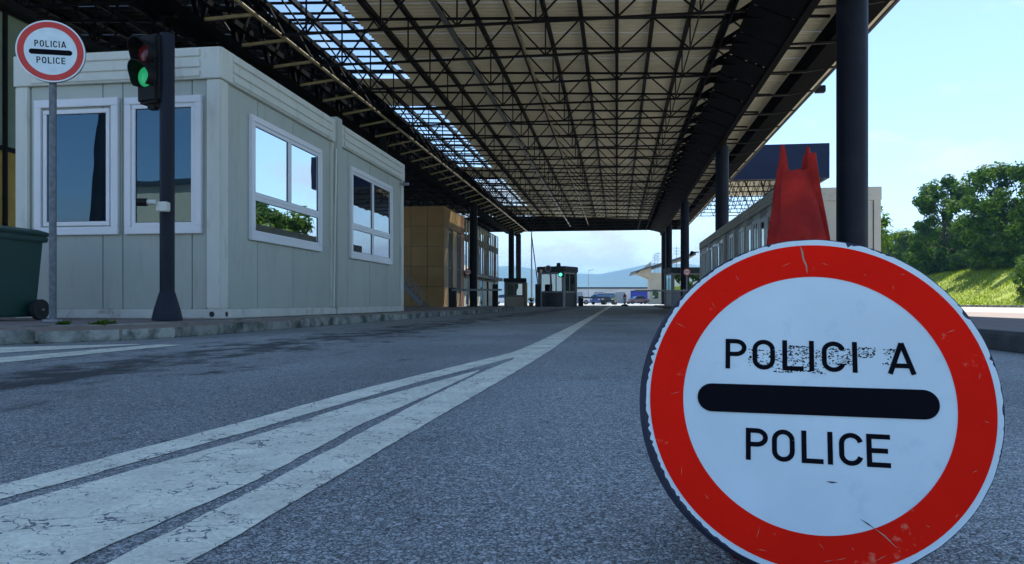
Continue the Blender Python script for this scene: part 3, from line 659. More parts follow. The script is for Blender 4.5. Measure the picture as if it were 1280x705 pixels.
# joint cover strip and downpipe between the two
MB().box(CXr - .06, CXr + .05, YJ - .1, YJ + .1, BZ, ZT + .05).build('joint_cover', 'cabin', cab1, bevel=.01)
MB().tube((CXr + .015, YJ - .16, BZ), (CXr + .04, YJ - .12, FZ - .1), .014, n=8).build('cable', 'cabin_white', cab1, smooth=True)
pl = MB().box(CXr + .0, CXr + .14, YE - .2, YE - .14, FZ - .10, FZ - .05).build('wall_lamp', 'galv', cab2)

# right-hand row of cabins (about 16 m), seen obliquely behind the sign
RXl, RXr, RZt = 3.62, 5.92, 2.92
ys_ = [18.0, 22.1, 26.3, 30.55, 31.45, 34.2]
rows_ = [(18.0, 22.1, 'grey office cabin with a blank end wall behind the red cone'), (22.12, 26.3, 'grey office cabin second in the row right of the lanes'), (26.32, 30.5, 'grey office cabin third in the row right of the lanes'), (30.52, 34.0, 'grey office cabin at the far end of the right row, before the navy column')]
for k, (ya, yb, lab) in enumerate(rows_):
    t = thing('office_cabin', lab, 'cabin', ((RXl + RXr) / 2, (ya + yb) / 2, .12), 'office cabins on the right island')
    MB().box(RXl + .05, RXr - .05, ya + .05, yb - .05, .119, RZt - .05).build('core', 'darkgrey', t)
    MB().box(RXl, RXr, ya, yb, .118, .26).build('base_frame', 'cabin_base', t)
    for (x0, x1) in ((RXl, RXl + .15), (RXr - .15, RXr)):
        for (y0, y1) in ((ya, ya + .15), (yb - .15, yb)): MB().box(x0 + .002, x1 - .002, y0 + .002, y1 - .002, .262, RZt - .302).build('corner_post', 'palewall', t)
    fascia(t, (RXl, ya, 0), Y_, -X_, 0, yb - ya, RZt - .3, RZt, 'palewall'); fascia(t, (RXl, ya, 0), X_, -Y_, 0, RXr - RXl, RZt - .3, RZt, 'palewall', False)
    fascia(t, (RXr, ya, 0), Y_, X_, 0, yb - ya, RZt - .3, RZt, 'palewall', False); fascia(t, (RXl, yb, 0), X_, Y_, 0, RXr - RXl, RZt - .3, RZt, 'palewall', False)
    MB().box(RXl + .02, RXr - .02, ya + .02, yb - .02, RZt - .06, RZt - .01).build('roof', 'palewall', t)
    oo = Vector((RXl + .03, 0, 0)); n = 4 if yb - ya > 3 else 2; st = (yb - ya - .32) / n
    for j in range(n):
        a = ya + .16 + st * j
        MB().obox(oo, Y_, -X_, a + .004, a + st - .004, -.045, 0, .262, RZt - .302).build('wall_panel', 'greycab' if j % 2 else 'palewall', t)
        if j % 2 == 0 or n == 2: window(t, oo, Y_, -X_, a + .06, a + st - .06, 1.15, RZt - .45, [(0, .5, 0, 1), (.5, 1, 0, 1)], 'glass_green', t=.06)
        elif k != 1: window(t, oo, Y_, -X_, a + .12, a + st - .12, .29, RZt - .5, [(0, 1, .45, 1), (0, 1, 0, .45)], 'glass_green', t=.06, name='door')
    for px, nn in ((RXr - .03, X_),): panels(t, Vector((px, 0, 0)), Y_, nn, ya + .16, yb - .16, .262, RZt - .302, [ya + 1.3, ya + 2.4], 'palewall')
    for py, nn in ((ya + .03, -Y_), (yb - .03, Y_)): panels(t, Vector((RXl, py, 0)), X_, nn, .16, RXr - RXl - .16, .262, RZt - .302, [.8, 1.5], 'palewall')
lamp = thing('wall_camera', 'small black camera on the far corner of the right cabin row', 'camera', (3.5, 34.05, 2.35))
MB().box(3.30, 3.60, 34.0, 34.06, 2.5, 2.54).build('bracket', 'truss', lamp); MB().tube((3.30, 34.05, 2.5), (3.30, 34.4, 2.46), .08, n=12).build('housing', 'truss', lamp, smooth=True)

# ================================================================== LEFT TERMINAL BUILDING
tb = thing('terminal_building', 'dark glazed terminal building standing behind the office cabins', 'building', (-16, 20, 0))
FXx = -13.2
MB().box(-24, FXx - .06, 9.0, 30.0, 0, 6.7).build('core', 'darkgrey', tb)
y = 9.0; i = 0
while y < 28.1:
    MB().obox((FXx - .05, 0, 0), Y_, X_, y + .04, y + 1.86, 0, .02, 3.7, 6.6).build('pane', 'pane_sky_paint', tb)
    MB().obox((FXx - .05, 0, 0), Y_, X_, y + .04, y + 1.86, 0, .02, 1.75, 3.6).build('blind', 'blind', tb)
    MB().obox((FXx - .05, 0, 0), Y_, X_, y + .01, y + 1.89, 0, .04, 0.0, 1.68).build('wall_panel', 'yellow', tb)
    MB().obox((FXx - .05, 0, 0), Y_, X_, y - .035, y + .035, .0, .09, 1.7, 6.65).build('mullion', 'truss', tb)
    y += 1.9
MB().obox((FXx - .05, 0, 0), Y_, X_, 9, 30, .021, .07, 3.6, 3.7).build('transom', 'truss', tb)
MB().obox((FXx - .05, 0, 0), Y_, X_, 9, 30, -.3, .35, 6.65, 6.8).build('roof_edge', 'truss', tb)
MB().box(-24, FXx + .3, 8.96, 9.0, 0, 6.8).build('end_wall', 'palewall', tb)

yb_ = thing('clad_building', 'ochre panel-clad building with narrow dark slot windows and outside stair', 'building', (-12, 48, 0))
BX, BY, BH = -11.7, 50.2, 6.9
MB().box(-24, BX - .06, BY + .06, 57.2, 0, BH - .03).build('core', 'darkgrey', yb_)
nzp = 5; hz = BH / nzp
for r_ in range(nzp):
    for c in range(9):
        x1 = BX - c * 1.15; MB().box(x1 - 1.137, x1 - .013, BY, BY + .05, r_ * hz + .015, (r_ + 1) * hz - .015).build('cladding_panel', 'yellow', yb_)
    for c in range(5):
        y0 = BY + .06 + c * 1.38
        if c in (1, 3) and r_ < 4 : continue
        MB().box(BX - .05, BX, y0 + .01, y0 + 1.37, r_ * hz + .01, (r_ + 1) * hz - .01).build('cladding_panel', 'rust' if c == 4 else 'yellow', yb_)
for c in (1, 3): 
    for z0, z1 in ((1.0, 2.7), (2.8, 5.45)): MB().box(BX - .055, BX - .03, BY + .06 + c * 1.38 + .02, BY + .06 + c * 1.38 + 1.36, z0, z1).build('window', 'roofdark', yb_)
    MB().box(BX - .05, BX - .01, BY + .06 + c * 1.38 + .012, BY + .06 + c * 1.38 + 1.365, .02, .98).build('cladding_panel', 'yellow', yb_)
st_ = thing('outside_stair', 'outside stair with pale steel handrail against the ochre building', 'stair', (-13.2, 48.0, 0))
pA, pB = Vector((-15.0, 47.9, 2.6)), Vector((-12.55, 47.9, .15))
for j in range(11):
    q = pA + (pB - pA) * (j / 10); MB().box(q.x - .13, q.x + .13, 47.6, 49.0, max(0, q.z - .19), q.z).build('step', 'concrete', st_)
rail = MB()
for off in (.95, .65, .35): rail.bar(pA + Z_ * off + Y_ * -.32, pB + Z_ * off + Y_ * -.32, .05)
MB().bar(pA + Y_ * -.32, pB + Y_ * -.32, .06, .25).build('stringer', 'galv', st_)
hr = rail.build('handrail', 'galv', st_)
for j in range(7):
    q = pA + (pB - pA) * (j / 6) + Y_ * -.32; MB().bar(q, q + Z_ * .95, .04).build('baluster', 'galv', hr)

gb = thing('glazed_building', 'pale glazed office building with dark band beyond the ochre one', 'building', (-13, 65, 0))
GX = -11.8; GH = 6.9
MB().box(-24, GX - .06, 57.3, 74.5, 0, GH).build('core', 'darkgrey', gb)
y = 57.35; c = 0
while y < 73.4:
    MB().box(GX - .05, GX, y + .05, y + 1.0, 2.75, 5.1).build('pane', 'glass_side', gb)
    MB().box(GX - .05, GX, y + .05, y + 1.0, 5.7, 6.8).build('pane', 'glass_side', gb)
    MB().box(GX - .05, GX + .01, y + .01, y + 1.04, 5.12, 5.68).build('spandrel', 'roofdark', gb)
    if c % 3 != 1: MB().box(GX - .05, GX + .012, y + .01, y + 1.04, 0, 2.2).build('wall_panel', 'palewall', gb)
    else: MB().box(GX - .05, GX - .02, y + .05, y + 1.0, 0, 2.2).build('door', 'glass', gb)
    MB().box(GX - .05, GX + .06, y - .03, y + .03, 2.2, 6.85).build('mullion', 'palewall' , gb)
    y += 1.05; c += 1
MB().box(GX - .05, GX + .5, 57.3, 74.5, 2.4, 2.7).build('awning', 'roofdark', gb)
MB().box(-24, GX + .02, 74.5, 74.6, 0, GH).build('end_wall', 'palewall', gb)

# ================================================================== NEAR LEFT THINGS
def round_police_sign(t, C, ex, ey, en, r, items1, items2, hgt, m_bar):
    MB().tube(C - en * .025, C - en * .001, r, n=64).build('disc', 'galv', t, smooth=True)
    mb = MB(); disc(mb, C, ex, ey, en, r * .995, .0008); mb.build('white_face', 'white_sign', t)
    mb = MB(); ring(mb, C, ex, ey, en, r * .76, r * .95, .0016); mb.build('red_ring', 'redpaint', t)
    mb = MB(); stadium(mb, C - ex * r * .62 + ey * m_bar, C + ex * r * .62 + ey * m_bar, ey, en, r * .085, .0018); mb.build('black_bar', 'black', t)

# police sign on a pole
sb = onz(66, 402, PZ); d_ = (sb.x ** 2 + sb.y ** 2) ** .5
ps = thing('police_sign', 'round red-ringed police sign on a thin grey pole beside the green bin', 'sign', sb)
dep = sb.dot(Vector((-s_, c_, 0)))
top = at(65, 67, dep)
MB().tube(sb, (sb.x, sb.y, top.z + .1), .030, n=14).build('pole', 'polegrey', ps, smooth=True)
MB().tube(sb, (sb.x, sb.y, sb.z + .02), .08, n=14).build('base_plate', 'galv', ps)
en = (Vector((0, 0, top.z)) - top); en.z = 0; en.normalize(); en = Matrix.Rotation(R(-14), 3, 'Z') @ en
ex = Z_.cross(en).normalized(); C = Vector((sb.x, sb.y, top.z)) + en * .065
ey = Z_; rr = 38.3 / F * dep
ex2 = (ex * math.cos(R(2)) + ey * math.sin(R(2))); ey2 = (ey * math.cos(R(2)) - ex * math.sin(R(2)))
round_police_sign(ps, C, ex2, ey2, en, rr, None, None, 0, rr * -.03)
def word(txt, total, gap):
    ws = [glyph(c)[0] for c in txt]; sc = (total - gap * (len(txt) - 1)) / sum(ws); x = -total / 2; it = []
    for c, w_ in zip(txt, ws): it.append((c, x, x + w_ * sc)); x += w_ * sc + gap
    return it
for wd_, off in ((word('POLICIA', rr * .90, rr * .045), .13), (word('POLICE', rr * .82, rr * .045), -.40)):
    for q_ in wd_: mb = MB(); letters(mb, C + en * .0016 + ey2 * rr * off, ex2, ey2, en, [q_], rr * .21); mb.build('letter', 'black', ps)
MB().box(sb.x - .05, sb.x + .05, sb.y - .045, sb.y + .045, C.z - .06, C.z - .02).build('clamp', 'galv', ps)

# traffic light
tl0 = onz(209, 400.5, PZ); dp = tl0.dot(Vector((-s_, c_, 0)))
tl = thing('traffic_light', 'two-lamp traffic light showing green on a dark navy post before the cabin', 'traffic light', tl0)
zt_ = CAMZ + (378 - 43) / F * dp
MB().tube(tl0, (tl0.x, tl0.y, zt_), .066, n=20).build('pole', 'navy', tl, smooth=True)
rings = []
for z, r in ((0, .135), (.02, .135), (.10, .118), (.25, .075), (.27, .068)): rings.append([tl0 + Vector((r * math.cos(t), r * math.sin(t), z)) for t in [2 * math.pi * k / 20 for k in range(20)]])
MB().loft(rings).build('base', 'navy', tl, smooth=True)
tn = Matrix.Rotation(R(-48), 3, 'Z') @ Vector((-tl0.x, -tl0.y, 0)).normalized()      # facing direction of the lamps
tx = Z_.cross(tn).normalized()
hz0, hz1 = CAMZ + (378 - 130) / F * dp, CAMZ + (378 - 45) / F * dp
hc = Vector((tl0.x, tl0.y, 0)) + Vector((-c_, -s_, 0)) * .15 - tn * .02
mb = MB().obox(hc, tx, tn, -.13, .13, -.10, .08, hz0, hz1); hous = mb.build('housing', 'truss', tl, bevel=.025)
for nm, v_, mm in (('red_lamp', 70, 'redlens'), ('green_lamp', 98, 'greenlens')):
    zc = CAMZ + (378 - v_) / F * dp; c = Vector((hc.x, hc.y, zc)) + tn * .082
    rings = [[c + (tx * math.cos(t) + Z_ * math.sin(t)) * (.095 * math.cos(q)) + tn * (.03 * math.sin(q)) for t in [2 * math.pi * k / 24 for k in range(24)]] for q in (0, .4, .8, 1.2, 1.5)]
    lens = MB().loft(rings).build(nm, mm, tl, smooth=True)
    vs = []; n = 20
    for k in range(n + 1):
        t = R(-50 + 280 * k / n); e = tx * math.cos(t) + Z_ * math.sin(t)
        ln = .15 * (.5 + .5 * max(0, math.sin(t)))
        vs += [c + e * .112 - tn * .02, c + e * .116 + tn * ln, c + e * .12 - tn * .02, c + e * .124 + tn * ln]
    MB().add(vs, [q for k in range(n) for q in ((4 * k, 4 * k + 4, 4 * k + 5, 4 * k + 1), (4 * k + 2, 4 * k + 3, 4 * k + 7, 4 * k + 6), (4 * k + 1, 4 * k + 5, 4 * k + 7, 4 * k + 3))]).build('visor', 'truss', lens, fixn=False)
for z in (hz0 - .03, hz1 - .08): MB().bar(Vector((tl0.x, tl0.y, z)), Vector((hc.x, hc.y, z + .04)), .06, .05).build('bracket', 'truss', tl)
MB().bar(Vector((hc.x, hc.y, hz0 - .05)), Vector((hc.x, hc.y, hz0)), .07, .07).build('bracket', 'truss', tl)

# bullet camera on the traffic light post
zc = CAMZ + (378 - 260) / F * dp; bc = Vector((tl0.x, tl0.y, zc)) - Vector((-s_, c_, 0)) * .1
sc_ = thing('security_camera', 'white bullet security camera clamped to the traffic light post', 'camera', bc)
cr_ = Vector((c_, s_, 0)); cf_ = Vector((-s_, c_, 0))
MB().obox(bc, cr_, cf_, -.05, .055, -.03, .05, -.045, .045).build('junction_box', 'cabin_white', sc_, bevel=.008)
MB().tube(bc - cr_ * .04 + Z_ * .035 - cf_ * .04, bc - cr_ * .18 + Z_ * .03 - cf_ * .08, .026, n=16).build('barrel', 'cabin_white', sc_, smooth=True)
MB().tube(bc - cr_ * .11 + Z_ * .032 - cf_ * .065, bc - cr_ * .195 + Z_ * .03 - cf_ * .084, .036, n=16).build('sunshade', 'truss', sc_, smooth=True)

# wheeled bin
br = ray(56, 378); byf = 6.12; bx1 = br.x / br.y * (byf + .62)
bn = thing('wheeled_bin', 'dark green plastic wheeled bin on the pavement by the police sign', 'bin', (bx1 - .3, byf + .3, PZ))
hB = .82; xa, xb, ya, yb2 = bx1 - .62, bx1, byf, byf + .62
def rect(x0, x1, y0, y1, z): return [Vector((x0, y0, z)), Vector((x1, y0, z)), Vector((x1, y1, z)), Vector((x0, y1, z))]
MB().loft([rect(xa + .07, xb - .04, ya + .05, yb2 - .06, PZ + .03), rect(xa + .05, xb - .03, ya + .03, yb2 - .04, PZ + .25), rect(xa, xb + .0, ya, yb2, PZ + hB)]).build('body', 'bin', bn, bevel=.02)
MB().box(xa - .025, xb + .03, ya - .025, yb2 + .02, PZ + hB - .06, PZ + hB).build('rim', 'bin', bn, bevel=.012)
lid = MB().loft([rect(xa - .03, xb + .045, ya - .04, yb2 + .05, PZ + hB + .002), rect(xa - .03, xb + .045, ya - .04, yb2 + .05, PZ + hB + .03), rect(xa + .05, xb - .04, ya + .06, yb2 - .04, PZ + hB + .065)]).build('lid', 'bin', bn, bevel=.012)
MB().box(xa + .22, xa + .30, ya - .03, ya - .026, PZ + hB - .045, PZ + hB - .028).build('label_plate', 'whitepaint', bn)
MB().tube((xa - .03, yb2 - .12, PZ + .1), (xb + .09, yb2 - .12, PZ + .1), .012, n=8).build('axle', 'galv', bn)
for x in (xb + .02, xa - .06):
    wo = MB().tube((x, yb2 - .12, PZ + .1), (x + .05, yb2 - .12, PZ + .1), .1, n=24).build('wheel', 'rubber', bn, smooth=True)
    MB().tube((x - .004, yb2 - .12, PZ + .1), (x + .054, yb2 - .12, PZ + .1), .045, n=16)  .build('hub', 'rubber', wo, smooth=True)

# weeds in the kerb joints
for k, (u_, v_) in enumerate(((78, 405), (136, 404), (122, 405.5))):
    p = onz(u_, v_, PZ); mb = MB(); rw = random.Random(k)
    for q in range(46):
        a = rw.random() * 6.28; l = rw.uniform(.012, .04); e = Vector((math.cos(a), math.sin(a), rw.uniform(.3, 1.2))).normalized(); sdv = Vector((-math.sin(a), math.cos(a), 0)) * .006
        s0 = p + Vector((rw.uniform(-.06, .06), rw.uniform(-.02, .02), -.004)); mb.add([s0 - sdv, s0 + sdv, s0 + e * l + sdv * 1.6, s0 + e * l * 1.3, s0 + e * l - sdv * 1.6], [(0, 1, 2, 3, 4)])
    tag(mb.build('weed', 'leafB', fixn=False), 'small green weed sprouting behind the island kerb', 'weed', 'weeds along the left kerb')

# ================================================================== FOREGROUND SIGN AND CONE
SC = .92
def cw(x, dn, dz): return Vector((0, 0, CAMZ)) + cr_ * x + Z_ * (-dn) + cf_ * dz
fc = cw(.35813 * SC, .11734 * SC, .88828 * SC); ya_, pi_ = .22906, .20888
rn0 = (-cr_ * math.sin(ya_) - cf_ * math.cos(ya_)); DX = cr_ * math.cos(ya_) - cf_ * math.sin(ya_)
DYd = -Z_ * math.cos(pi_) + rn0 * math.sin(pi_); DY = -DYd; DN = DX.cross(DY).normalized()
if DN.dot(-fc) < 0: DN = -DN
RS = .2 * SC; r_in, r_red = .152 * SC, .1921 * SC
def onD(u_, v_):
    r = ray(u_, v_); o = Vector((0, 0, CAMZ)); t = (fc - o).dot(DN) / r.dot(DN); q = o + r * t - fc; return Vector((q.dot(DX), q.dot(DY)))
pc = thing('police_sign', 'large worn round red and white police sign propped on the road against a cone', 'sign', (fc.x, fc.y, 0))
# drum: navy body with second face on the back
MB().tube(fc - DN * .046, fc - DN * .002, RS * 1.04, RS * 1.0, n=96).build('rim', 'rimnavy', pc, smooth=True)
jr = random.Random(11); chips = [(jr.uniform(0, 6.283), jr.uniform(.008, .04), jr.uniform(.0008, .0028)) for k in range(34)] + [(R(150), .9, .0022), (R(185), .8, .0018), (R(215), .5, .0025)]
def chip(t):
    r = RS * .997
    for a, w_, d in chips:
        dd = abs((t - a + math.pi) % (2 * math.pi) - math.pi)
        if dd < w_: r -= d * (1 - (dd / w_) ** 2) * (.6 + .8 * noise.noise(Vector((math.cos(t) * 60, math.sin(t) * 60, 0))))
    return max(min(r - .0005 * (1 + noise.noise(Vector((math.cos(t) * 9, math.sin(t) * 9, 4)))), RS * .998), r_red + .0012)
mb = MB(); disc(mb, fc, DX, DY, DN, RS, -.0012, n=360, jit=chip); mb.build('white_face', 'white_sign', pc)
mb = MB(); ring(mb, fc, DX, DY, DN, r_in, r_red, -.0006, n=160); red = mb.build('red_ring', 'red', pc)
b0, b1 = onD(872, 496), onD(1175, 506.5)
mb = MB(); P0, P1 = fc + DX * b0.x + DY * b0.y, fc + DX * b1.x + DY * b1.y; ebx = (P1 - P0).normalized(); eby = DN.cross(ebx)
hb = (onD(1000, 483) - onD(1000, 519)).length / 2
stadium(mb, P0, P1, eby, DN, hb, 0.0); mb.build('black_bar', 'black', pc)
def line_text(chars, pL, pR, pTop):
    a, b = onD(*pL), onD(*pR); O = fc + DX * a.x + DY * a.y - DN * .0009; e = ((b - a)).normalized(); ex_ = DX * e.x + DY * e.y; ey_ = DN.cross(ex_)
    tp = onD(*pTop); h = (Vector((tp.x - a.x, tp.y - a.y))).dot(Vector((-e.y, e.x)))
    it = []
    for ch, u0, u1 in chars:
        def bl(u_):
            v_ = pL[1] + (pR[1] - pL[1]) * (u_ - pL[0]) / (pR[0] - pL[0]); q = onD(u_, v_) - a; return q.dot(e)
        it.append((ch, bl(u0), bl(u1)))
    for q_ in it:
        mb = MB(); letters(mb, O, ex_, ey_, DN, [q_], h); mb.build('letter', 'black', pc)
zx = lambda x: 880 + x / 3.527
line_text([(c, zx(a), zx(b)) for c, a, b in (('P', 93, 190), ('O', 213, 315), ('L', 345, 440), ('I', 465, 487), ('C', 520, 624), ('I', 655, 680), ('A', 810, 940))], (zx(93), 460.4), (zx(940), 468.5), (906.4, 423.3))
line_text([(c, zx(a), zx(b)) for c, a, b in (('P', 183, 285), ('O', 300, 402), ('L', 430, 528), ('I', 545, 572), ('C', 597, 703), ('E', 718, 826))], (zx(183), 574.5), (zx(826), 585.3), (932, 534.5))
# torn film residue behind the top word: dark adhesive flecks
mb = MB(); rr_ = random.Random(5)
for (u0, u1, v0, v1, n) in ((936, 968, 436, 456, 90), (968, 990, 436, 462, 80), (985, 1013, 430, 460, 150), (1014, 1032, 434, 462, 60), (1036, 1068, 431, 450, 120), (1072, 1094, 429, 440, 70), (1104, 1122, 430, 448, 50)):
    for k in range(n):
        edge = rr_.random() < .3
        u_ = rr_.uniform(u0, u1); v_ = (v0 if rr_.random() < .5 else v1) + rr_.uniform(-.8, .8) if edge else rr_.uniform(v0, v1)
        q = onD(u_, v_ + (u_ - 906) * .034); wx = rr_.uniform(.0004, .0017); wy = rr_.uniform(.0003, .0009); a = rr_.uniform(-.5, .5)
        pts = []
        for j in range(6):
            t = j * math.pi / 3; l = rr_.uniform(.6, 1.2); x_, y_ = math.cos(t) * wx * l, math.sin(t) * wy * l
            pts.append(fc + DX * (q.x + x_ * math.cos(a) - y_ * math.sin(a)) + DY * (q.y + x_ * math.sin(a) + y_ * math.cos(a)) - DN * (.00095 - .00001 * (k % 9)))
        mb.add(pts, [tuple(range(6))])
mb.build('film_residue', 'black', pc, kind='stuff')
# scratches
def scratch(pts, wd, m, nm='scratch'):
    mb = MB(); P = [onD(*p) for p in pts]
    vs = []
    for i, p in enumerate(P):
        d = (P[min(i + 1, len(P) - 1)] - P[max(i - 1, 0)]).normalized(); n = Vector((-d.y, d.x)) * wd * (1 if 0 < i < len(P) - 1 else .15) * rr_.uniform(.6, 1.3)
        for sg in (1, -1): q = p + n * sg; vs.append(fc + DX * q.x + DY * q.y - DN * .0003)
    mb.add(vs, [(2 * i, 2 * i + 1, 2 * i + 3, 2 * i + 2) for i in range(len(P) - 1)]); mb.build(nm, m, pc)
scratch([(1000, 307), (1003, 315), (1004, 323), (1008, 332), (1009, 342)], .0008, 'brace')
scratch([(1076, 649), (1085, 655), (1094, 661)], .0007, 'black'); scratch([(1094, 661), (1106, 670), (1121, 685)], .0007, 'brace')
scratch([(1033, 602), (1040, 603), (1047, 603)], .0008, 'darkgrey')
for k in range(26):
    a = rr_.random() * 6.283; r0 = rr_.uniform(r_in * 1.05, r_red * .98); l = rr_.uniform(.003, .014); b = rr_.random() * 6.28
    mb = MB(); c = fc + (DX * math.cos(a) + DY * math.sin(a)) * r0 - DN * .00035; e = (DX * math.cos(b) + DY * math.sin(b)); n = DN.cross(e)
    mb.add([c - e * l / 2, c + n * .00022, c + e * l / 2, c - n * .00022], [(0, 1, 2, 3)]); mb.build('scratch', 'brace', pc)

# the traffic cone behind it: torn top with two horns
cd = .965; cb = cw((998 - 640) / F * cd, 0, cd); cb.z = 0
tcn = thing('traffic_cone', 'battered red traffic cone with torn two-horned top behind the police sign', 'cone', cb)
def cring(z, hx, hy, off=0.0, n=40): return [Vector((cb.x, cb.y, z)) + cr_ * (hx * math.cos(t) + off) + cf_ * (hy * math.sin(t)) for t in [2 * math.pi * k / n for k in range(n)]]
ZTOP = CAMZ + (378 - 205) / F * cd
prof_c = [(.012, .112, .112, 0), (.06, .104, .104, 0), (.2, .076, .074, 0), (.30, .052, .048, 0), (.37, .0385, .032, .0), (.41, .031, .024, -.001), (.44, .0262, .018, -.003), (ZTOP - .012, .0225, .014, -.004)]
n = 40; rings = [cring(*p) for p in prof_c]
# torn rim: horns rise on both sides
last = rings[-1]; horn = []
for k in range(n):
    t = 2 * math.pi * k / n; cxx = math.cos(t); h = .0
    if cxx > .6: h = .030 * ((cxx - .6) / .4) ** .6
    if cxx < -.72: h = .033 * ((-cxx - .72) / .28) ** .6
    h += .006 * noise.noise(Vector((cxx * 7, math.sin(t) * 7, 2))) + .003 * noise.noise(Vector((cxx * 19, math.sin(t) * 19, 5))) + .003
    horn.append(last[k] + Z_ * h + cr_ * (-cxx * .001 - (.004 * (h / .036) if cxx > .5 else -.003 * (h / .036) if cxx < -.5 else 0)))
rings.append([(a + b) / 2 for a, b in zip(last, horn)]); rings.append(horn)
for i, rg_ in enumerate(rings[4:-2]):           # crumple
    for k in range(n): rg_[k] += (rg_[k] - Vector((cb.x, cb.y, rg_[k].z))) * .26 * noise.noise(Vector((math.cos(k * .157) * 2.2, math.sin(k * .157) * 2.2, i * .9)))
mb = MB().loft(rings, cap=False)
ins = [[Vector((cb.x, cb.y, q.z)) + (q - Vector((cb.x, cb.y, q.z))) * .86 for q in r] for r in rings]
n0 = len(mb.v); mb.loft(list(reversed(ins)), cap=False)
bl_ = (len(rings) - 1) * n
mb.f += [(bl_ + k, bl_ + (k + 1) % n, n0 + (k + 1) % n, n0 + k) for k in range(n)]
cbody = mb.build('body', 'cone', tcn, smooth=True, fixn=True)
# folded seam flap down the right side
fl_ = []
for z, x_ in ((.30, .0490), (.36, .0375), (.41, .0285), (.44, .0225), (ZTOP + .012, .0155)):
    o_ = Vector((cb.x, cb.y, z)); fl_ += [o_ + cr_ * (x_ - .008) - cf_ * .010, o_ + cr_ * (x_ + .001) - cf_ * .014, o_ + cr_ * (x_ + .003) - cf_ * .010, o_ + cr_ * (x_ - .003) - cf_ * .002]
MB().loft([fl_[4 * i:4 * i + 4] for i in range(5)]).build('seam_flap', 'cone', tcn, smooth=True)
hw = .112; bs = [Vector((cb.x, cb.y, 0)) + cr_ * (sx * hw) + cf_ * (sy * hw) for sx, sy in ((-1, -.8), (-.8, -1), (.8, -1), (1, -.8), (1, .8), (.8, 1), (-.8, 1), (-1, .8))]
MB().loft([[q + Z_ * .001 for q in bs], [q + Z_ * .022 for q in bs], [Vector((cb.x, cb.y, .03)) + (q - cb) * .85 for q in bs]])  .build('foot', 'cone_foot', tcn, bevel=.004)

# ================================================================== FAR THINGS
def rot_kiosk(name, lab, loc, rz, W, D, H, body, group=None, roofm='roofdark'):
    t = thing(name, lab, 'kiosk', (0, 0, 0), group); LOC[t.name] = Vector()
    MB().box(-W / 2 + .04, W / 2 - .04, -D / 2 + .04, D / 2 - .04, 0, H - .02).build('core', 'darkgrey', t)
    MB().box(-W / 2, W / 2, -D / 2, D / 2, 0, H * .34).build('lower_panel', body, t, bevel=.02)
    MB().box(-W / 2 - .12, W / 2 + .12, -D / 2 - .12, D / 2 + .12, H * .86, H).build('roof', roofm, t, bevel=.03)
    for sx in (-1, 1):
        for sy in (-1, 1): MB().box(sx * W / 2 - .06, sx * W / 2 + .06, sy * D / 2 - .06, sy * D / 2 + .06, 0, H * .86).build('corner_post', 'galv', t)
    for (o, u, n, wd) in ((Vector((-W / 2, -D / 2 + .03, 0)), X_, -Y_, W), (Vector((W / 2 - .03, -D / 2, 0)), Y_, X_, D), (Vector((-W / 2, D / 2 - .03, 0)), X_, Y_, W), (Vector((-W / 2 + .03, -D / 2, 0)), Y_, -X_, D)):
        window(t, o, u, n, .08, wd - .08, H * .35, H * .85, [(0, .45, 0, 1), (.45, 1, 0, 1)], 'glass_green', t=.06, fm='greycab')
    t.location = loc; t.rotation_euler = (0, 0, rz); LOC[t.name] = Vector(); return t
kp = at(697, 380, 52); kp.z = 0
kk = rot_kiosk('control_kiosk', 'grey control kiosk with green lamp and round sign on its roof', kp, R(-24), 1.95, 1.75, 2.75, 'darkgrey')
MB().tube((-.2, -1.0, 2.6), (-.2, -.95, 2.6), .24, n=24).build('roof_sign', 'galv', kk, smooth=True)
MB().tube((-.2, -1.012, 2.6), (-.2, -1.001, 2.6), .17, n=24).build('sign_face', 'darkgrey', kk)
MB().tube((.35, -.5, 2.75), (.35, -.5, 3.0), .16, .12, n=16).build('beacon', 'rubber', kk, smooth=True)
MB().box(.68, .98, -1.10, -.94, 2.0, 2.32).build('lamp_box', 'rubber', kk); MB().tube((.83, -1.13, 2.17), (.83, -1.1, 2.17), .1, n=16).build('green_lamp', 'greenlamp', kk)
kp2 = at(644, 380, 58); kp2.z = 0
rot_kiosk('control_kiosk', 'dark control kiosk between the two far left canopy columns', kp2, R(6), 1.5, 1.5, 2.15, 'palewall')
kp3 = at(842, 379, 56); kp3.z = .0; kp3.x += .5
kr = rot_kiosk('control_kiosk', 'dark control kiosk with a red roof lamp at the end of the right island', kp3 + Vector((.2, 0, 0)), R(8), 2.2, 2.4, 2.85, 'greycab')
MB().box(-.55, -.2, -1.45, -1.33, 2.45, 2.78).build('lamp_box', 'rubber', kr); MB().tube((-.38, -1.48, 2.6), (-.38, -1.45, 2.6), .13, n=16).build('red_lamp', 'redlamp', kr)

def barrier(lab, base, boom_dir, length, hc=1.1, stripes=True, m='rubber'):
    t = thing('boom_barrier', lab, 'barrier', base)
    b = Vector(base); MB().box(b.x - .2, b.x + .2, b.y - .2, b.y + .2, b.z, b.z + hc).build('cabinet', m, t, bevel=.03)
    p = b + Z_ * (hc - .12) - Y_ * .24; d = Vector(boom_dir).normalized()
    bm_ = MB().bar(p, p + d * length, .06, .11, up=(0, 1, 0) if abs(d.z) > .5 else (0, 0, 1)).build('boom', 'greycab', t)
    k = .6
    while stripes and k < length:
        MB().bar(p + d * k, p + d * (k + .35), .068, .118, up=(0, 1, 0) if abs(d.z) > .5 else (0, 0, 1)).build('stripe', 'redpaint', bm_); k += 1.2
    return t
def g(u_, d): q = at(u_, 380, d); q.z = 0; return q
barrier('raised boom barrier on a dark cabinet beside the glazed building', g(619, 57), (.0, 0, 1), 2.9, 1.7)
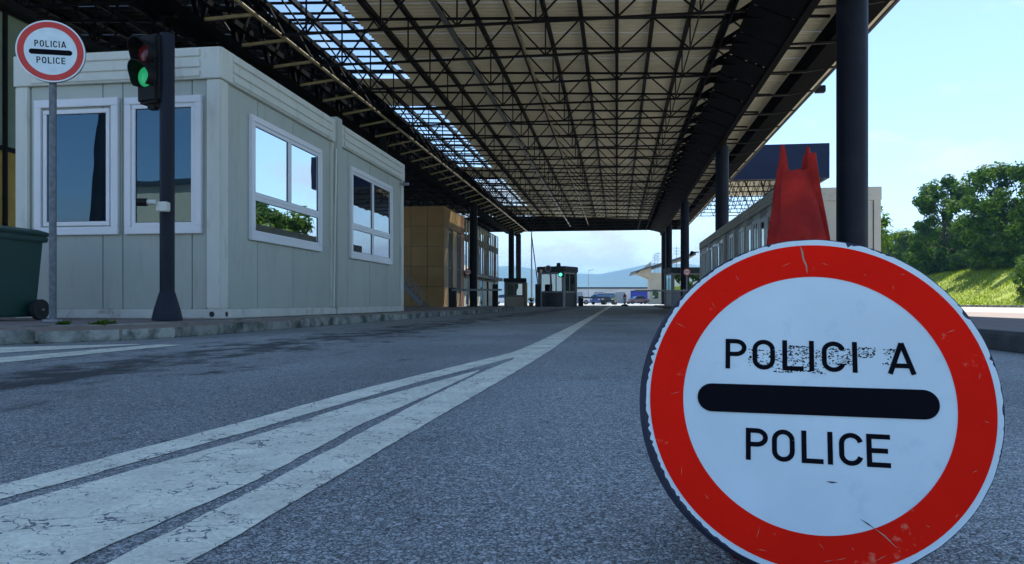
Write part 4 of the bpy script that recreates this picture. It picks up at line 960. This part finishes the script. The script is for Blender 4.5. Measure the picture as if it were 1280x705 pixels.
barrier('raised boom barrier on a dark cabinet beside the green-lamp kiosk', g(673, 51), (-.13, 0, 1), 3.5, 1.55)
barrier('lowered boom barrier across the lane beside the ochre building', at(566, 380, 46).xyz * Vector((1, 1, 0)) if False else g(566, 44), (1, .1, 0), 2.9, 1.15, False)
barrier('lowered boom barrier reaching out from the right island kiosk', g(858, 50), (-1, .05, 0), 3.4, 1.2, False, 'darkgrey')
barrier('low lowered boom barrier beyond the green-lamp kiosk', g(726, 60), (1, .1, 0), 2.3, .8, False)

def small_round_sign(lab, u_, v_, d, r, base_z=0.0):
    c = at(u_, v_, d); t = thing('road_sign', lab, 'sign', (c.x, c.y, base_z))
    MB().tube((c.x, c.y, base_z), (c.x, c.y, c.z + r), .035, n=10).build('pole', 'galv', t, smooth=True)
    e = -Y_; C_ = c + e * .05
    MB().tube(C_ + Y_ * .02, C_, r, n=32).build('disc', 'galv', t, smooth=True)
    mb = MB(); ring(mb, C_, X_, Z_, e, r * .72, r * .98, .003, n=32); mb.build('red_ring', 'redpaint', t)
    mb = MB(); disc(mb, C_, X_, Z_, e, r * .72, .002, n=32); mb.build('white_face', 'whitepaint', t)
    mb = MB(); stadium(mb, C_ - X_ * r * .55, C_ + X_ * r * .55, Z_, e, r * .12, .004); mb.build('black_bar', 'black', t)
small_round_sign('small round sign on a pole in front of the glazed building', 585, 340, 45, .20)
small_round_sign('small round red-ringed sign beside the right island kiosk', 858.5, 340, 46, .22, .116)
small_round_sign('tiny round sign beside the raised barrier of the green-lamp kiosk', 676.5, 339, 50.5, .13)

p = g(781, 58); t = thing('lane_delineator', 'red and white lane delineator post on a black base on the road', 'delineator', p)
MB().loft([[p + Vector((r * math.cos(q * .5236), r * math.sin(q * .5236), z)) for q in range(12)] for z, r in ((.001, .3), (.08, .28), (.16, .12))]).build('base', 'rubber', t, smooth=True)
MB().tube(p + Z_ * .15, p + Z_ * .95, .07, n=12).build('post', 'darkgrey', t, smooth=True)
for z0, z1, m_ in ((.35, .5, 'whitepaint'), (.72, .86, 'redpaint'), (.55, .7, 'whitepaint')): MB().tube(p + Z_ * z0, p + Z_ * z1, .13, n=14).build('band', m_, t, smooth=True)

p = g(658, 57); MBp = thing('guard_post', 'pale yellow guard post beside the dark control kiosk', 'post', p)
MB().tube(p, p + Z_ * 1.75, .08, n=12).build('post', 'yellowpaint', MBp, smooth=True); MB().tube(p + Z_ * 1.75, p + Z_ * 1.8, .09, .04, n=12).build('cap', 'redpaint', MBp)
p = g(664, 55); t = thing('potted_plant', 'small leafy potted plant between the far barriers', 'plant', p)
MB().tube(p, p + Z_ * .3, .14, .19, n=14).build('pot', 'rust', t, smooth=True)
mb = MB(); rq = random.Random(2)
for k in range(160):
    a = rq.random() * 6.28; e = Vector((math.cos(a) * .8, math.sin(a) * .8, rq.uniform(.3, 1.4))).normalized(); c = p + Z_ * .3 + e * rq.uniform(.05, .35); sd = e.cross(Z_).normalized() * .035
    mb.add([c - sd, c + sd, c + e * .12], [(0, 1, 2)])
mb.build('foliage', 'leafB', t, fixn=False)

def mast(lab, u_, v_, d, r, arms=False, name='lamp_post'):
    b = g(u_, d); top = at(u_, v_, d).z; t = thing(name, lab, 'mast', b)
    MB().tube(b, b + Z_ * top, r, r * .5, n=10).build('pole', 'galv', t, smooth=True)
    if arms:
        for z in (.97, .92, .87): MB().bar(b + Z_ * top * z - X_ * r * 6, b + Z_ * top * z + X_ * r * 6, r).build('arm', 'galv', t)
    else: MB().bar(b + Z_ * top, b + Z_ * top + Vector((1.2, 0, .15)), .1).build('arm', 'galv', t)
mast('tall grey lamp post beyond the far end of the canopy', 664.5, 268, 86, .12)
mast('thin antenna mast with short arms behind the cream building roof', 818.5, 317, 150, .09, True, 'antenna_mast')
mast('thin antenna mast with short arms behind the cream building roof', 822.5, 315, 152, .09, True, 'antenna_mast')
mast('taller antenna mast seen between the two right end columns', 845.5, 308, 140, .09, True, 'antenna_mast')
mast('short slim lamp post standing before the long white warehouse', 735.5, 338, 160, .07)
for o in [o for o in bpy.data.objects if o.name.startswith('antenna_mast') and 'behind' in o.get('label', '')]: o['group'] = 'antenna masts by the cream building'

# far warehouse
A, B = g(700, 228), g(905, 228); wz = at(700, 361, 228).z
wt = thing('warehouse', 'long low white warehouse with dark flat roof below the hills', 'warehouse', ((A.x + B.x) / 2, A.y + 5, 0))
n = 12
for k in range(n):
    p0 = A + (B - A) * (k / n); p1 = A + (B - A) * ((k + 1) / n); MB().bar((p0 + p1) / 2 - (p1 - p0) * .497 + Z_ * wz / 2, (p0 + p1) / 2 + (p1 - p0) * .497 + Z_ * wz / 2, .3, wz).build('wall_panel', 'whitewall', wt)
MB().bar(A + Z_ * (wz + .25) + Y_ * 6, B + Z_ * (wz + .25) + Y_ * 6, 13, .5).build('roof', 'roofdark', wt)
for k in range(6):
    q = A + (B - A) * (.1 + k * .13); MB().box(q.x - 1.8, q.x + 1.8, q.y - .3, q.y - .16, 0, 3.4).build('loading_door', 'galv', wt)

# cream building with sloping flat canopy
D3 = 135; P_ = g(822, D3)
cbg = thing('cream_building', 'cream building with thin upswept flat roof at the right of the exit', 'building', P_)
xa_, xb_ = at(813, 378, D3).x, at(862, 378, D3).x; zr0, zr1 = at(788, 342, D3).z, at(838, 328, D3).z; xl_ = at(788, 342, D3).x; xr_ = at(868, 330, D3).x
MB().box(xa_, xb_, P_.y, P_.y + 12, 0, at(813, 341, D3).z).build('wall', 'creamwall', cbg)
MB().prism([(xl_, P_.y - 2, zr0), (xr_, P_.y - 2, zr1 + 1.2), (xr_, P_.y - 2, zr1 + 1.7), (xl_, P_.y - 2, zr0 + .15)], (0, 15, 0)).build('roof', 'darkgrey', cbg)
MB().prism([(at(797, 345, D3).x, P_.y - .5, zr0 + .1), (xa_ + .1, P_.y - .5, zr0 - .8), (xa_ + .1, P_.y - .5, zr1 + .2)], (0, 11, 0)).build('soffit', 'creamwall', cbg)
for k in range(3): MB().box(xa_ + .4 + k * 1.5, xa_ + 1.4 + k * 1.5, P_.y - .06, P_.y - .01, 1.0, 2.6).build('window', 'glass_green', cbg)

# far vehicles
def car(lab, loc, rz, m, L_=4.3, W_=1.75, H_=1.45):
    t = thing('parked_car', lab, 'car', (0, 0, 0)); LOC[t.name] = Vector()
    prof = [(-L_ / 2, .35), (-L_ / 2, .75), (-L_ * .47, .92), (-L_ * .18, .98), (L_ * .38, 1.0), (L_ / 2, .8), (L_ / 2, .35)]
    rings = [[Vector((x, s * W_ / 2 * (.97 if z > .9 else 1), z)) for x, z in prof] for s in (-1, 1)]
    MB().loft(rings).build('body', m, t, bevel=.06, smooth=True)
    cab_ = [(-L_ * .2, .96), (-L_ * .06, H_ - .04), (L_ * .22, H_), (L_ * .36, .98)]
    MB().loft([[Vector((x, s * W_ / 2 * (.93 if z < 1.1 else .78), z)) for x, z in cab_] for s in (-1, 1)]).build('cabin_glass', 'glass', t, smooth=True)
    MB().bar((-L_ * .05, 0, H_ - .005), (L_ * .21, 0, H_ + .02), W_ * .78, .05).build('roof', m, t)
    for x in (-L_ * .31, L_ * .31):
        for s in (-1, 1):
            wh = MB().tube((x, s * (W_ / 2 - .2), .32), (x, s * (W_ / 2 + .01), .32), .32, n=18).build('wheel', 'rubber', t, smooth=True); MB().tube((x, s * (W_ / 2 - .01), .32), (x, s * (W_ / 2 + .02), .32), .19, n=14).build('rim', 'galv', wh)
    for s in (-1, 1):
        MB().box(-L_ / 2 - .02, -L_ / 2 + .05, s * W_ * .36 - .16, s * W_ * .36 + .16, .66, .78).build('headlight', 'whitepaint', t); MB().box(L_ / 2 - .05, L_ / 2 + .02, s * W_ * .38 - .12, s * W_ * .38 + .12, .68, .82).build('tail_light', 'redpaint', t)
    t.location = loc; t.rotation_euler = (0, 0, rz); return t
car('white car parked sideways before the long warehouse', g(744, 108), R(5), 'carwhite')
car('dark blue car with its windscreen towards the lanes beyond the kiosk', g(754, 104), R(60), 'carblue')
car('dark grey car on the exit lane beside the white road line', g(761.5, 98), R(85), 'cardark')
car('pale red car standing before the blue lorry trailer', g(796, 140), R(25), 'carpink')
car('white car half hidden behind the left far canopy column', g(629, 110), R(-20), 'carwhite')
q = g(803, 200); t = thing('lorry_trailer', 'blue tarpaulin lorry trailer parked before the white warehouse', 'lorry', q)
MB().box(q.x - 3.1, q.x + 2.7, q.y, q.y + 2.5, .95, 3.45).build('body', 'bluecloth', t, bevel=.05); MB().box(q.x - 2.9, q.x + 2.9, q.y + .1, q.y + 2.4, .6, .95).build('chassis', 'whitepaint', t)
MB().box(q.x + 2.8, q.x + 4.2, q.y + .1, q.y + 2.4, .5, 2.9).build('cab', 'cardark', t, bevel=.1)
for x in (-2.2, -1.1, 1.2, 3.5):
    MB().tube((q.x + x, q.y + .02, .48), (q.x + x, q.y + .35, .48), .48, n=18).build('wheel', 'rubber', t, smooth=True)

# ================================================================== TREES
def make_tree(name, h, rad, seed, nleaf, ls, lm, trunk_h):
    r = random.Random(seed); t = thing(name, 'x y z w', 'tree'); LOC[t.name] = Vector()
    tr = MB(); pts = [Vector((0, 0, -.3))]; nseg = 6
    for k in range(1, nseg + 1): pts.append(Vector((r.uniform(-.15, .15) * k * .5, r.uniform(-.15, .15) * k * .5, h * .75 * k / nseg)))
    r0 = .022 * h
    for k in range(nseg): tr.tube(pts[k], pts[k + 1], r0 * (1 - k / nseg * .85), r0 * (1 - (k + 1) / nseg * .85), n=8, cap=False)
    clumps = []
    for k in range(62):
        zf = r.uniform(trunk_h, .98); prof = math.sin(math.pi * min(1, max(.0, (zf - trunk_h + .12) / (1.18 - trunk_h)))) ** .7
        a = r.random() * 6.283; rr = rad * prof * r.random() ** .6
        c = Vector((math.cos(a) * rr, math.sin(a) * rr, zf * h)); clumps.append((c, r.uniform(.10, .20) * rad * 1.5))
        i = min(nseg - 1, int(zf / .75 * nseg * .8)); b = pts[i]; tr.tube(b, b + (c - b) * .85, r0 * .22, r0 * .05, n=4, cap=False)
    tr.build('trunk', 'bark', t, smooth=True, local=True)
    cr = MB()
    for k in range(nleaf):
        c, cr_r = r.choice(clumps); d = Vector((r.gauss(0, 1), r.gauss(0, 1), r.gauss(0, .75))); d = d.normalized() * cr_r * (r.random() ** .45)
        p = c + d; nrm = (d.normalized() + Vector((r.uniform(-.8, .8), r.uniform(-.8, .8), r.uniform(-.2, 1.1)))).normalized()
        e = nrm.cross(Vector((r.uniform(-1, 1), r.uniform(-1, 1), r.uniform(-1, 1)))).normalized(); f_ = nrm.cross(e); s = ls * r.uniform(.6, 1.4)
        cr.add([p - e * s, p - f_ * s * .45, p + e * s, p + f_ * s * .45], [(0, 1, 2, 3)])
    cr.build('crown', lm, t, local=True, fixn=False)
    return t
protos = [make_tree('broadleaf_tree', 8.6, 3.2, 1, 15000, .16, 'leafA', .04), make_tree('broadleaf_tree', 9.5, 4.0, 2, 13000, .19, 'leafA', .06), make_tree('broadleaf_tree', 6.0, 3.0, 4, 9000, .17, 'leafB', .04), make_tree('bush', 2.4, 1.5, 9, 4200, .11, 'leafB', .0)]
used = set()
def plant(k, x, y, sc, lab, rz=0, cat='tree', group=None):
    t = protos[k] if k not in used else copy_tree(protos[k]); used.add(k)
    t.location = (x, y, bankz(x, y) - .05); t.rotation_euler = (0, 0, rz); t.scale = (sc, sc, sc); t['label'] = lab; t['category'] = cat
    if group: t['group'] = group
    elif 'group' in t: del t['group']
def gp(u_, X): r = ray(u_, 378); d = X / r.x; return X, r.y * d
x, y = gp(1180, 30.0); plant(0, x, y, 1.05, 'slender leafy tree standing clear at the top of the grass bank')
x, y = gp(1252, 30.5); plant(1, x, y, .88, 'broad dense tree above the grass bank next to the slender one', 1)
x, y = gp(1292, 30.5); plant(1, x, y, .80, 'broad dense tree at the very edge of the wooded bank', 2.4)
x, y = gp(1218, 34.5); plant(2, x, y, .95, 'light green tree filling the gap behind the slender tree', 1.3)
x, y = gp(1120, 33); plant(2, x, y, .72, 'low light green tree beside the right cabin end wall', .4)
x, y = gp(1148, 32.5); plant(2, x, y, .55, 'low light green tree between the cabin and the slender tree', 2.2)
x, y = gp(1096, 33.0); plant(2, x, y, .9, 'light green tree partly hidden by the right cabin end wall', 3.3)
for k, (u_, X, sc, lab) in enumerate(((1165, 29.0, .75, 'round bush at the foot of the slender tree'), (1205, 29.2, .8, 'round bush between the slender and the broad tree'), (1232, 28.8, .95, 'round bush in front of the broad tree trunk'), (1262, 28.8, 1.15, 'large light bush in front of the broad dense tree'), (1290, 25.0, .95, 'dark bush low on the grass bank near the kerb'))):
    x, y = gp(u_, X); plant(3, x, y, sc, lab, k * 1.3, 'bush')
for k, (X, yy, sc) in enumerate(((32.5, 79, .8), (33.2, 84.5, .9), (32.2, 90, .88), (33.4, 96, .95), (32.6, 102.5, .92))):
    plant(2, X, yy, sc, 'low light green tree in the hedge-like row beyond the slender tree', k * 1.9, 'tree', 'low trees along the far bank')
plant(2, 11.9, 42.6, .95, 'small round tree growing behind the right cabin row, mirrored in the side window', 2.0)
rt = random.Random(21)
for k in range(16):          # woodland running on behind and alongside (also mirrored in the cabin windows)
    yy = 34 + k * 6.2; xx = 34 + rt.uniform(0, 5) if yy < 75 else 31 + rt.uniform(0, 6)
    plant(rt.choice((1, 1, 2)), xx, yy, rt.uniform(.5, .62) if yy < 80 else rt.uniform(.42, .55), 'leafy tree in the wooded row behind the grass bank', rt.random() * 6, 'tree', 'woodland row behind the bank')

# ================================================================== BEHIND THE CAMERA (mirrored in the cabin front windows)
bb = thing('depot_building', 'cream depot building across the road facing the cabin front', 'building', (-36, -48, 0))
MB().box(-42.5, -31, -54, -44, 0, 10.2).build('wall', 'creamwall', bb); MB().box(-42.9, -30.6, -54.4, -43.6, 10.2, 10.6).build('roof', 'roofdark', bb)
for k in range(4): MB().box(-41 + k * 2.5, -39.6 + k * 2.5, -44.0, -43.95, 4.6, 6.4).build('window', 'glass', bb)
lp = thing('lamp_post', 'tall dark lamp post across the road mirrored in the cabin front window', 'lamp post', (-17.2, -8, 0))
MB().tube((-17.2, -8, 0), (-16.6, -8, 11), .3, .16, n=16).build('pole', 'truss', lp, smooth=True); MB().box(-17.4, -15.2, -8.2, -7.8, 11, 11.25).build('lamp_head', 'truss', lp)

# ================================================================== HAZE
mh = bpy.data.materials.new('haze_air'); mh.use_nodes = True; t = mh.node_tree; t.nodes.remove(t.nodes['Principled BSDF'])
pv = t.nodes.new('ShaderNodeVolumePrincipled'); pv.inputs['Color'].default_value = (.20, .55, 1, 1); pv.inputs['Density'].default_value = .00032; pv.inputs['Anisotropy'].default_value = 0
t.links.new(pv.outputs[0], t.nodes['Material Output'].inputs['Volume'])
hzb = MB().box(-7000, 7000, -1000, 7000, -1.5, 160).build('haze', mh, kind='stuff'); hzb['label'] = 'pale blue distant summer haze in the air'; hzb['category'] = 'haze'
